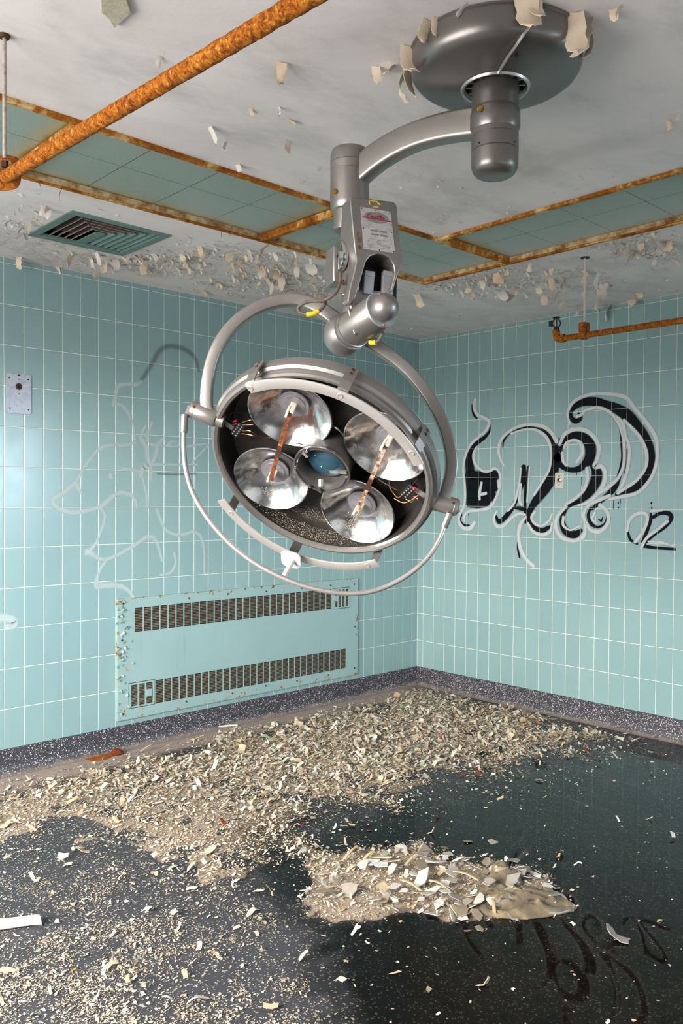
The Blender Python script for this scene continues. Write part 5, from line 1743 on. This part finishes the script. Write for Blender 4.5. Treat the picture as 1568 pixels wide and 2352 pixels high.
# ================================================================== DEBRIS ON THE FLOOR
t = NT('paint_chip_mix')
c = t.attr('tint', 'Color')
t.p(col=t.mix(t.math('MULTIPLY', t.noise(t.pos(), 120, 4), 0.35), c, lin('#8a7863')), rough=0.75)
MAT['chips'] = t.m
PAL = np.array([lin(h)[:3] for h in ('#e6dccb', '#dccbb2', '#d3bd9f', '#e8e2d6', '#cdb695', '#c2a883', '#d9d0c0', '#b9a07c', '#c4c9b0', '#9fb39a', '#a8703f', '#e3d3b4')])
PRB = np.array([.17, .16, .14, .12, .12, .08, .08, .06, .03, .015, .01, .015])
PRB = PRB / PRB.sum()


def sample(n, f, lo, hi):
    """floor points whose picture position falls in the frame, kept with probability f"""
    out = []
    got = 0
    while got < n:
        m = 40000
        x = RNG.uniform(lo[0], hi[0], m)
        y = RNG.uniform(lo[1], hi[1], m)
        pr = PROJ(np.stack([x, y, np.zeros(m)], 1))
        # even in the picture, so far floor is not starved
        k = (pr[:, 2] > 0.5) & (pr[:, 0] > -60) & (pr[:, 0] < 1630) & (pr[:, 1] < 2420)
        x, y, d = x[k], y[k], pr[k, 2]
        # look the zone masks up on the floor grid
        i = np.clip(((x - gx[0]) / (gx[1] - gx[0])).astype(int), 0, nx - 1)
        j = np.clip(((y - gy[0]) / (gy[1] - gy[0])).astype(int), 0, ny - 1)
        w = f(j * nx + i, x, y)
        k = RNG.random(len(x)) < w
        out.append(np.stack([x[k], y[k], d[k]], 1))
        got += k.sum()
        if len(out) > 400:
            break
    return np.concatenate(out)[:n]


def scatter(name, pts, lo, hi, zlo, zhi, curl, tilt, aspect=(0.35, 0.9), val=(.62, .98)):
    n = len(pts)
    L = RNG.uniform(lo, hi, n) * RNG.choice([1, 1, 1, 1.5], n)
    W = L * RNG.uniform(aspect[0], aspect[1], n)
    a = RNG.uniform(0, 2 * np.pi, n)
    ca, sa = np.cos(a), np.sin(a)
    base = np.array([(-.5, -.5), (-.5, .5), (0, -.5), (0, .5), (.5, -.5), (.5, .5)])
    u = base[None, :, 0] * L[:, None] * RNG.uniform(.75, 1.15, (n, 6))
    v = base[None, :, 1] * W[:, None] * RNG.uniform(.45, 1.2, (n, 6))
    cz = np.array([1, 1, 0, 0, 1, 1])[None] * (L * RNG.uniform(-curl, curl, n))[:, None]
    tz = u * RNG.normal(0, tilt, n)[:, None] + v * RNG.normal(0, tilt, n)[:, None]
    z = cz + tz
    z = z - z.min(1, keepdims=True) + RNG.uniform(zlo, zhi, n)[:, None]
    V = np.stack([pts[:, :1] + u * ca[:, None] - v * sa[:, None], pts[:, 1:2] + u * sa[:, None] + v * ca[:, None], z], 2).reshape(-1, 3)
    I = np.arange(n)[:, None] * 6
    Fq = np.concatenate([I + np.array([[0, 2, 3, 1]]), I + np.array([[2, 4, 5, 3]])], 0)
    me = bpy.data.meshes.new(name)
    me.vertices.add(len(V))
    me.vertices.foreach_set('co', V.astype(np.float32).ravel())
    me.loops.add(Fq.size)
    me.loops.foreach_set('vertex_index', Fq.astype(np.int32).ravel())
    me.polygons.add(len(Fq))
    me.polygons.foreach_set('loop_start', np.arange(0, Fq.size, 4, dtype=np.int32))
    me.update(calc_edges=True)
    col = PAL[RNG.choice(len(PAL), n, p=PRB)] * RNG.uniform(val[0], val[1], (n, 1))
    at = me.color_attributes.new('tint', 'FLOAT_COLOR', 'POINT')
    at.data.foreach_set('color', np.concatenate([np.repeat(col, 6, 0), np.ones((n * 6, 1))], 1).astype(np.float32).ravel())
    me.materials.append(MAT['chips'])
    return me


LO, HI = (-4.6, -4.0), (-0.12, -0.12)
far = np.clip((1900 - py + 60 * n1_) / 170, 0, 1)
wA = lambda k, x, y: A_[k] ** 1.5 * (0.06 + 0.94 * far[k])
wF = lambda k, x, y: np.clip(0.9 * A_[k] + 0.22 * HALO[k] ** 1.5 + 0.10 * N_[k] * np.clip(0.6 + 1.2 * n1_[k] + n2_[k], 0.1, 1.2) + 0.30 * T_[k] * np.clip(0.6 + n2_[k], .2, 1) + 0.6 * B_[k] + 0.012, 0, 1)
wN = lambda k, x, y: np.clip(0.42 * N_[k] * np.clip(0.3 + 2.0 * n1_[k] + 2.0 * n2_[k], 0.03, 1.3) + 1.0 * T_[k] * np.clip(0.5 + 1.4 * n2_[k], .1, 1) + 0.3 * B_[k] + 0.05 * A_[k], 0, 1)
fine = scatter('paint_crumbs', sample(56000, wF, LO, HI), 0.003, 0.011, 0.001, 0.004, 0.15, 0.25)
fn = scatter('paint_crumbs', sample(22000, wN, (-4.6, -3.9), (-1.9, -1.2)), 0.0015, 0.0055, 0.0006, 0.003, 0.15, 0.3, val=(.40, .80))
mid = scatter('paint_chip_litter', sample(13000, lambda k, x, y: np.clip(wA(k, x, y) + 0.10 * B_[k] + 0.02 * N_[k] + 0.10 * HALO[k] ** 2 + 0.003, 0, 1), LO, HI), 0.010, 0.032, 0.002, 0.014, 0.22, 0.30, (0.18, 0.6))
for me, lab in ((fine, 'fine cream paint crumbs scattered over the whole floor'), (fn, 'tiny paint flecks strewn over the near floor'), (mid, 'drift of mixed cream paint chips along the tiled wall')):
    o = link(me.name, me)
    props(o, lab, 'paint debris', kind='stuff')

# larger chips, each its own
CH = []
for k in range(14):
    me = curl_mesh('paint_chip', 1.0, random.uniform(.22, .6), random.choice((-1, 1, 1)) * random.uniform(0.25, 2.0), 4, 3, random.uniform(.3, 1.0), 200 + k, thick=0.035, wob=0.25)
    zs = [v.co.z for v in me.vertices]
    ys = [v.co.y for v in me.vertices]
    for v in me.vertices:
        v.co.z -= min(zs)
        v.co.y -= (min(ys) + max(ys)) / 2
    CH.append(me)
CHM = []
for k, h in enumerate(('#cbc1b1', '#bfae95', '#b8a484', '#d2cbbf', '#b09a78')):
    CHM.append(M_noise('cream_chip_%d' % k, [(0.3, h), (0.7, '#b09c80')], 60, 0.7))
GREEN = M_noise('mint_chip', [(0.3, '#9db59e'), (0.7, '#b4c4ae')], 60, 0.6)
REDM = M_noise('dark_red_chip', [(0.3, '#6b1f14'), (0.7, '#96392a')], 60, 0.6)
CHV = {}
CNAME = ('cream', 'beige', 'tan', 'off-white', 'brownish', 'mint green')


def chip(p, size, mat, label, group, yaw=None, name='paint_chip', z=None, tilt=0.25):
    k = random.randrange(len(CH))
    key = (k, mat.name)
    if key not in CHV:
        me = CH[k].copy()
        me.materials.clear()
        me.materials.append(mat)
        CHV[key] = me
    o = bpy.data.objects.new(name, CHV[key])
    COL.objects.link(o)
    o.location = (float(p[0]), float(p[1]), random.uniform(0.001, 0.003) if z is None else z)
    o.rotation_euler = (random.gauss(0, tilt * 0.5), random.gauss(0, tilt * 0.5), random.uniform(0, 6.28) if yaw is None else yaw)
    o.scale = (size, size, size * 0.9)
    return props(o, label, 'paint chip', group)


pts = sample(190, wA, LO, HI)
for p in pts:
    s = random.uniform(14, 30) * p[2] / F_PX
    ci = random.randrange(5) if random.random() > 0.06 else 5
    chip(p, s, (CHM + [GREEN])[ci], 'curled %s paint chip lying in the long drift by the convector wall' % CNAME[ci], 'curled chips in the drift by the wall', z=random.uniform(0.004, 0.014))
pts = sample(34, lambda k, x, y: N_[k] * 0.8 + 0.1 * T_[k], LO, (-2.0, -1.0))
for p in pts:
    s = random.uniform(14, 30) * p[2] / F_PX
    ci = random.randrange(5) if random.random() > 0.1 else 5
    chip(p, s, (CHM + [GREEN])[ci], 'loose %s paint chip lying on the speckled near floor' % CNAME[ci], 'loose chips on the near floor')
for x, y, s in ((515, 1893, 22), (690, 1898, 16), (1100, 1778, 26), (1062, 1782, 16), (1005, 1880, 16), (1075, 1682, 12), (1120, 1690, 14), (1010, 1700, 20), (1210, 1675, 14), (1235, 1665, 14), (1345, 1725, 20), (848, 1910, 12), (1195, 1712, 14), (1130, 1660, 12), (1365, 1745, 12), (725, 1850, 12)):
    p = ONZ(x, y)
    chip(p, s * PROJ(p)[2] / F_PX, REDM, 'dark red paint chip among the debris', 'dark red chips on the floor')
for x, y, s, lab in ((437, 2000, 30, 'small white chip standing on edge on the near floor'), (990, 1916, 26, 'pale chip alone on the dark wet floor above the rubble heap'), (1420, 2162, 62, 'grey sunken chip under the murky water'), (1108, 2268, 44, 'ochre edged chip near the lower edge of the puddle'), (1490, 1884, 22, 'small tan scrap floating before the mirrored tiles'),
                     (780, 2260, 34, 'white chip on the dark floor below the rubble heap'), (17, 2235, 40, 'broad white chip by the rolled paper strip'), (575, 2100, 26, 'white chip casting a shadow in the middle of the near floor'), (500, 2200, 30, 'cream chip with ragged rim on the near floor'), (452, 2012, 22, 'greenish white curl beside the small upright chip'),
                     (695, 2205, 34, 'tan chip pair near the dark floor edge'), (170, 2230, 12, 'tiny orange chip on the near floor'), (480, 1960, 40, 'broad tan curl on the near side of the drift'), (1150, 1735, 30, 'blackened scrap at the puddle edge')):
    p = ONZ(x, y)
    mt = random.choice(CHM[:2])
    if 'orange' in lab:
        mt = M_plain('orange_chip', '#b5701c', 0.6)
    if 'blackened' in lab:
        mt = M_plain('black_scrap', '#1c1a18', 0.7)
    if 'grey sunken' in lab:
        mt = M_noise('grey_chip', [(0.3, '#7a726a'), (0.7, '#93897e')], 60, 0.6)
    chip(p, s * PROJ(p)[2] / F_PX, mt, lab, None)

# ---- rubble heap: slabs of fallen plaster, each its own
SL = []
for k in range(12):
    rs = random.Random(500 + k)
    n = rs.randrange(4, 7)
    asp = rs.uniform(0.4, 0.85)
    poly = []
    for i in range(n):
        a = 2 * math.pi * (i + rs.uniform(-.42, .42)) / n
        r = rs.uniform(.30, .62)
        poly.append((r * math.cos(a), r * asp * math.sin(a), 0))
    mb = MB().prism(poly, (0, 0, rs.uniform(.025, .055)))
    mb.v = [(x + (rs.uniform(-.02, .02)), y, z + 0.10 * x * x) for x, y, z in mb.v]
    me = bpy.data.meshes.new('plaster_fragment')
    me.from_pydata(mb.v, [], mb.f)
    SL.append(me)
SLM = [M_noise('slab_%d' % k, st, 30, 0.6, bump=0.3) for k, st in enumerate(([(0.3, '#857c70'), (0.7, '#9b9286')], [(0.3, '#9a938a'), (0.7, '#b5aea4')], [(0.3, '#6f6353'), (0.7, '#837661')], [(0.3, '#a3916b'), (0.7, '#b8a783')], [(0.3, '#c2beb8'), (0.7, '#d0ccc6')]))]
SLV = {}


def slab(x, y, s, z, mi, label, group, tilt=0.3, yaw=None):
    k = random.randrange(len(SL))
    if (k, mi) not in SLV:
        me = SL[k].copy()
        me.materials.append(SLM[mi])
        SLV[(k, mi)] = me
    p = ONZ(x, y)
    o = bpy.data.objects.new('plaster_fragment', SLV[(k, mi)])
    COL.objects.link(o)
    sc = s * PROJ(p)[2] / F_PX
    o.scale = (sc, sc, sc)
    o.rotation_euler = (random.gauss(0, tilt), random.gauss(0, tilt), random.uniform(0, 6.28) if yaw is None else yaw)
    o.location = (p[0], p[1], z)
    return props(o, label, 'plaster', group)


hp = Vector
for k in range(150):
    for _ in range(40):
        x, y = random.uniform(700, 1320), random.uniform(1950, 2120)
        if poly_sd(np.array([x]), np.array([y]), ZB)[0] > 4 and (x > 860 or random.random() < 0.35):
            break
    sd = poly_sd(np.array([x]), np.array([y]), ZB)[0]
    mi = random.choice((0, 0, 0, 1, 1, 1, 2, 2, 3, 0, 4))
    slab(x, y, random.uniform(16, 60), 0.006 + 0.026 * min(1, sd / 45) * random.uniform(.5, 1), mi, 'small %s plaster slab in the wet rubble heap' % ('grey', 'pale grey', 'brown', 'yellowed', 'white')[mi], 'slabs of the rubble heap')
for x, y, s, mi, lab in ((1180, 1978, 46, 0, 'angular grey plaster lump in the water beyond the heap'), (1128, 1936, 32, 0, 'flat grey plaster lump alone on the dark floor'), (1073, 1934, 28, 2, 'small brown plaster lump beside the flat grey one'), (1020, 1950, 28, 2, 'brown plaster block at the back of the heap'),
                         (1100, 2134, 32, 2, 'half sunken brown slab before the heap'), (1072, 2140, 22, 2, 'small sunken brown lump before the heap'), (695, 1954, 34, 1, 'pale slab at the near end of the heap'), (1225, 2010, 26, 4, 'bright white slab at the far tip of the heap'),
                         (1060, 2102, 34, 4, 'bright white slab at the near foot of the heap')):
    slab(x, y, s, 0.004, mi, lab, None, tilt=0.12)
# crumpled sheets of skim coat draped over the heap
t = NT('wet_skim_coat')
f = t.noise(t.pos(), 20, 5)
t.p(col=t.ramp(f, [(0.3, lin('#544a3c')), (0.55, lin('#6f624f')), (0.75, lin('#94835f'))]), rough=0.32)
MAT['skim'] = t.m
for poly, lab, sd in (([(1085, 2048), (1200, 2040), (1325, 2085), (1230, 2112), (1120, 2108), (1060, 2090)], 'crumpled tan skim coat sheet at the tip of the heap', 3), ([(1100, 2010), (1150, 1990), (1195, 2020), (1190, 2038), (1110, 2030)], 'rough triangular skim coat sheet on top of the heap', 5)):
    V, Fq = [], []
    P = [ONZ(*q) for q in poly]
    cen = sum(P) / len(P)
    ring = spline(P + P[:1], 9)[:-1]
    NR, NS = 16, len(ring)
    for i in range(NR + 1):
        s_ = i / NR
        for k in range(NS):
            q = cen + (ring[k] - cen) * s_ * (1 + 0.05 * mnoise.noise((k * 0.9, sd, 0)))
            al, ac = q[0] * 0.75 - q[1] * 0.66, q[0] * 0.66 + q[1] * 0.75
            w = (1 - abs(mnoise.noise((al * 9 + sd, ac * 26, sd)))) ** 4 + 0.35 * (1 - abs(mnoise.noise((al * 30, ac * 40 + sd, 2 * sd)))) ** 3
            V.append((q[0], q[1], 0.004 + 0.016 * (1 - s_ ** 2) + 0.026 * w * (1.03 - s_ ** 6)))
    for i in range(NR):
        for k in range(NS):
            k2 = (k + 1) % NS
            Fq.append((i * NS + k, i * NS + k2, (i + 1) * NS + k2, (i + 1) * NS + k))
    loc = (cen[0], cen[1], 0.0)
    o = MB().add(V, Fq).build('skim_coat_sheet', 'skim', smooth=True, ang=80, loc=loc)
    m = o.modifiers.new('thick', 'SOLIDIFY')
    m.thickness = 0.003
    props(o, lab, 'plaster')
# slivers of yellowed plaster standing proud in the heap
for a, b in (((985, 2042), (1030, 2055)), ((955, 1985), (930, 2000)), ((820, 1962), (790, 1985)), ((1165, 2052), (1235, 2090)), ((1040, 2020), (1100, 2035)), ((920, 2040), (970, 2062)), ((860, 1975), (835, 1985)), ((1130, 2085), (1135, 2110))):
    p, q = ONZ(*a), ONZ(*b)
    p[2], q[2] = 0.034, 0.022
    mdl = (p + q) / 2 + np.array((0.004, 0.002, 0.006))
    o = MB().sweep(spline([p, mdl, q], 4), rrect(0.012, 0.004, 0.0015, 2)).build('plaster_sliver', SLM[3], loc=(mdl[0], mdl[1], 0))
    props(o, 'yellowed plaster sliver lying on the rubble heap', 'plaster', 'yellowed slivers on the heap')

# ---- rolled strip of paper at the frame's edge
p0, p1 = ONZ(-60, 2142), ONZ(84, 2122)
ax_ = nrm(p1 - p0)
n2 = np.array((-ax_[1], ax_[0], 0))
V, Fq = [], []
for i in range(13):
    s = i / 12
    c = p0 + (p1 - p0) * s
    for j in range(11):
        a = math.radians(-30 + 235 * j / 10)
        r = 0.019 * (1 - 0.12 * s)
        fl = 1 + (0.5 * (j / 10) ** 2 if i == 12 else 0)
        V.append(c + n2 * r * math.cos(a) * fl + np.array((0, 0, 0.013 + r * math.sin(a) * fl)) + (ax_ * 0.02 * (j / 10) if i == 12 else 0))
for i in range(12):
    for j in range(10):
        Fq.append((i * 11 + j, i * 11 + j + 1, (i + 1) * 11 + j + 1, (i + 1) * 11 + j))
o = MB().add(V, Fq).build('paint_roll', M_noise('chalky_roll', [(0.3, '#d8cfc6'), (0.7, '#e9e2da')], 30, 0.8), smooth=True, loc=(p0 + p1) / 2)
o.modifiers.new('thick', 'SOLIDIFY').thickness = 0.002
props(o, 'long white rolled strip of paint lying at the edge of the near floor', 'paint roll')

# ---- rust coloured lump by the skirting, twigs, a dark scrap
c = ONZ(268, 1733)
lm = MB().lathe([(0, 0.0), (0.030, 0.002), (0.036, 0.014), (0.024, 0.028), (0.010, 0.033), (0, 0.034)], c, (0, 0, 1), 14)
lm.v = [(v[0] + 0.006 * mnoise.noise(Vector(v) * 40), v[1] + 0.006 * mnoise.noise(Vector(v) * 44), max(0, v[2] + 0.005 * mnoise.noise(Vector(v) * 50))) for v in lm.v]
o = lm.build('rust_lump', rust('dark_red_rust', [(0.3, '#3a160a'), (0.5, '#6b2f14'), (0.7, '#8d4a22')], 60), loc=c)
props(o, 'round rust brown lump against the terrazzo skirting', 'rust')
sp = MB()
pts = [ONZ(x, y) for x, y in ((196, 1745), (225, 1728), (252, 1724), (262, 1736), (240, 1746), (212, 1750))]
sp.prism([p + np.array((0, 0, 0.001)) for p in pts], (0, 0, 0.003))
o = sp.build('rust_crust', 'rust2', smooth=False, loc=pts[0])
props(o, 'thin orange rust crust spread beside the brown lump', 'rust')
for a, b, r, lab in (((590, 1764), (668, 1766), 0.004, 'thin dark brown stick lying on the chip drift'), ((628, 1746), (695, 1746), 0.003, 'thinner brown stick behind the dark stick'), ((490, 1675), (545, 1668), 0.006, 'pale wood splinter on the silt by the convector'), ((1318, 1990), (1336, 1986), 0.003, 'tiny pale splinter on the wet floor')):
    p, q = ONZ(*a), ONZ(*b)
    p[2] = q[2] = 0.012 if 'brown' in lab else 0.006
    o = MB().tube(spline([p, (p + q) / 2 + np.array((0.01, 0.004, 0.004)), q], 4), r, 8).build('wood_stick', M_noise('stick_' + lab[:6], [(0.3, '#4a3524'), (0.7, '#6b4d34')] if 'brown' in lab else [(0.3, '#c9bda8'), (0.7, '#dcd2c0')], 60, 0.8), loc=(p + q) / 2)
    props(o, lab, 'stick')
for x, y, s, lab in ((1085, 1687, 50, 'black soggy scrap in the middle of the far drift'), (1110, 1735, 30, 'small black scrap at the drift edge near the puddle'), (1240, 1755, 34, 'dark leaf litter clump at the puddle edge')):
    c = ONZ(x, y)
    sc = s * PROJ(c)[2] / F_PX
    mb = MB()
    for k in range(16):
        e = c + np.array((random.gauss(0, sc * .3), random.gauss(0, sc * .25), random.uniform(.004, .018)))
        a = random.uniform(0, 6.28)
        d1, d2 = np.array((math.cos(a), math.sin(a), random.uniform(-.3, .3))), np.array((-math.sin(a), math.cos(a), random.uniform(-.3, .3)))
        mb.add([e - d1 * sc * .2, e + d2 * sc * .1, e + d1 * sc * .22, e - d2 * sc * .1, e + np.array((0, 0, -.006))], [(0, 1, 2, 3), (0, 4, 1), (1, 4, 2), (2, 4, 3), (3, 4, 0)])
    o = mb.build('leaf_scrap', M_plain('soggy_black', '#17140f', 0.5) if 'soggy_black' not in bpy.data.materials else bpy.data.materials['soggy_black'], smooth=False, loc=c)
    props(o, lab, 'debris')
bpy.context.view_layer.update()
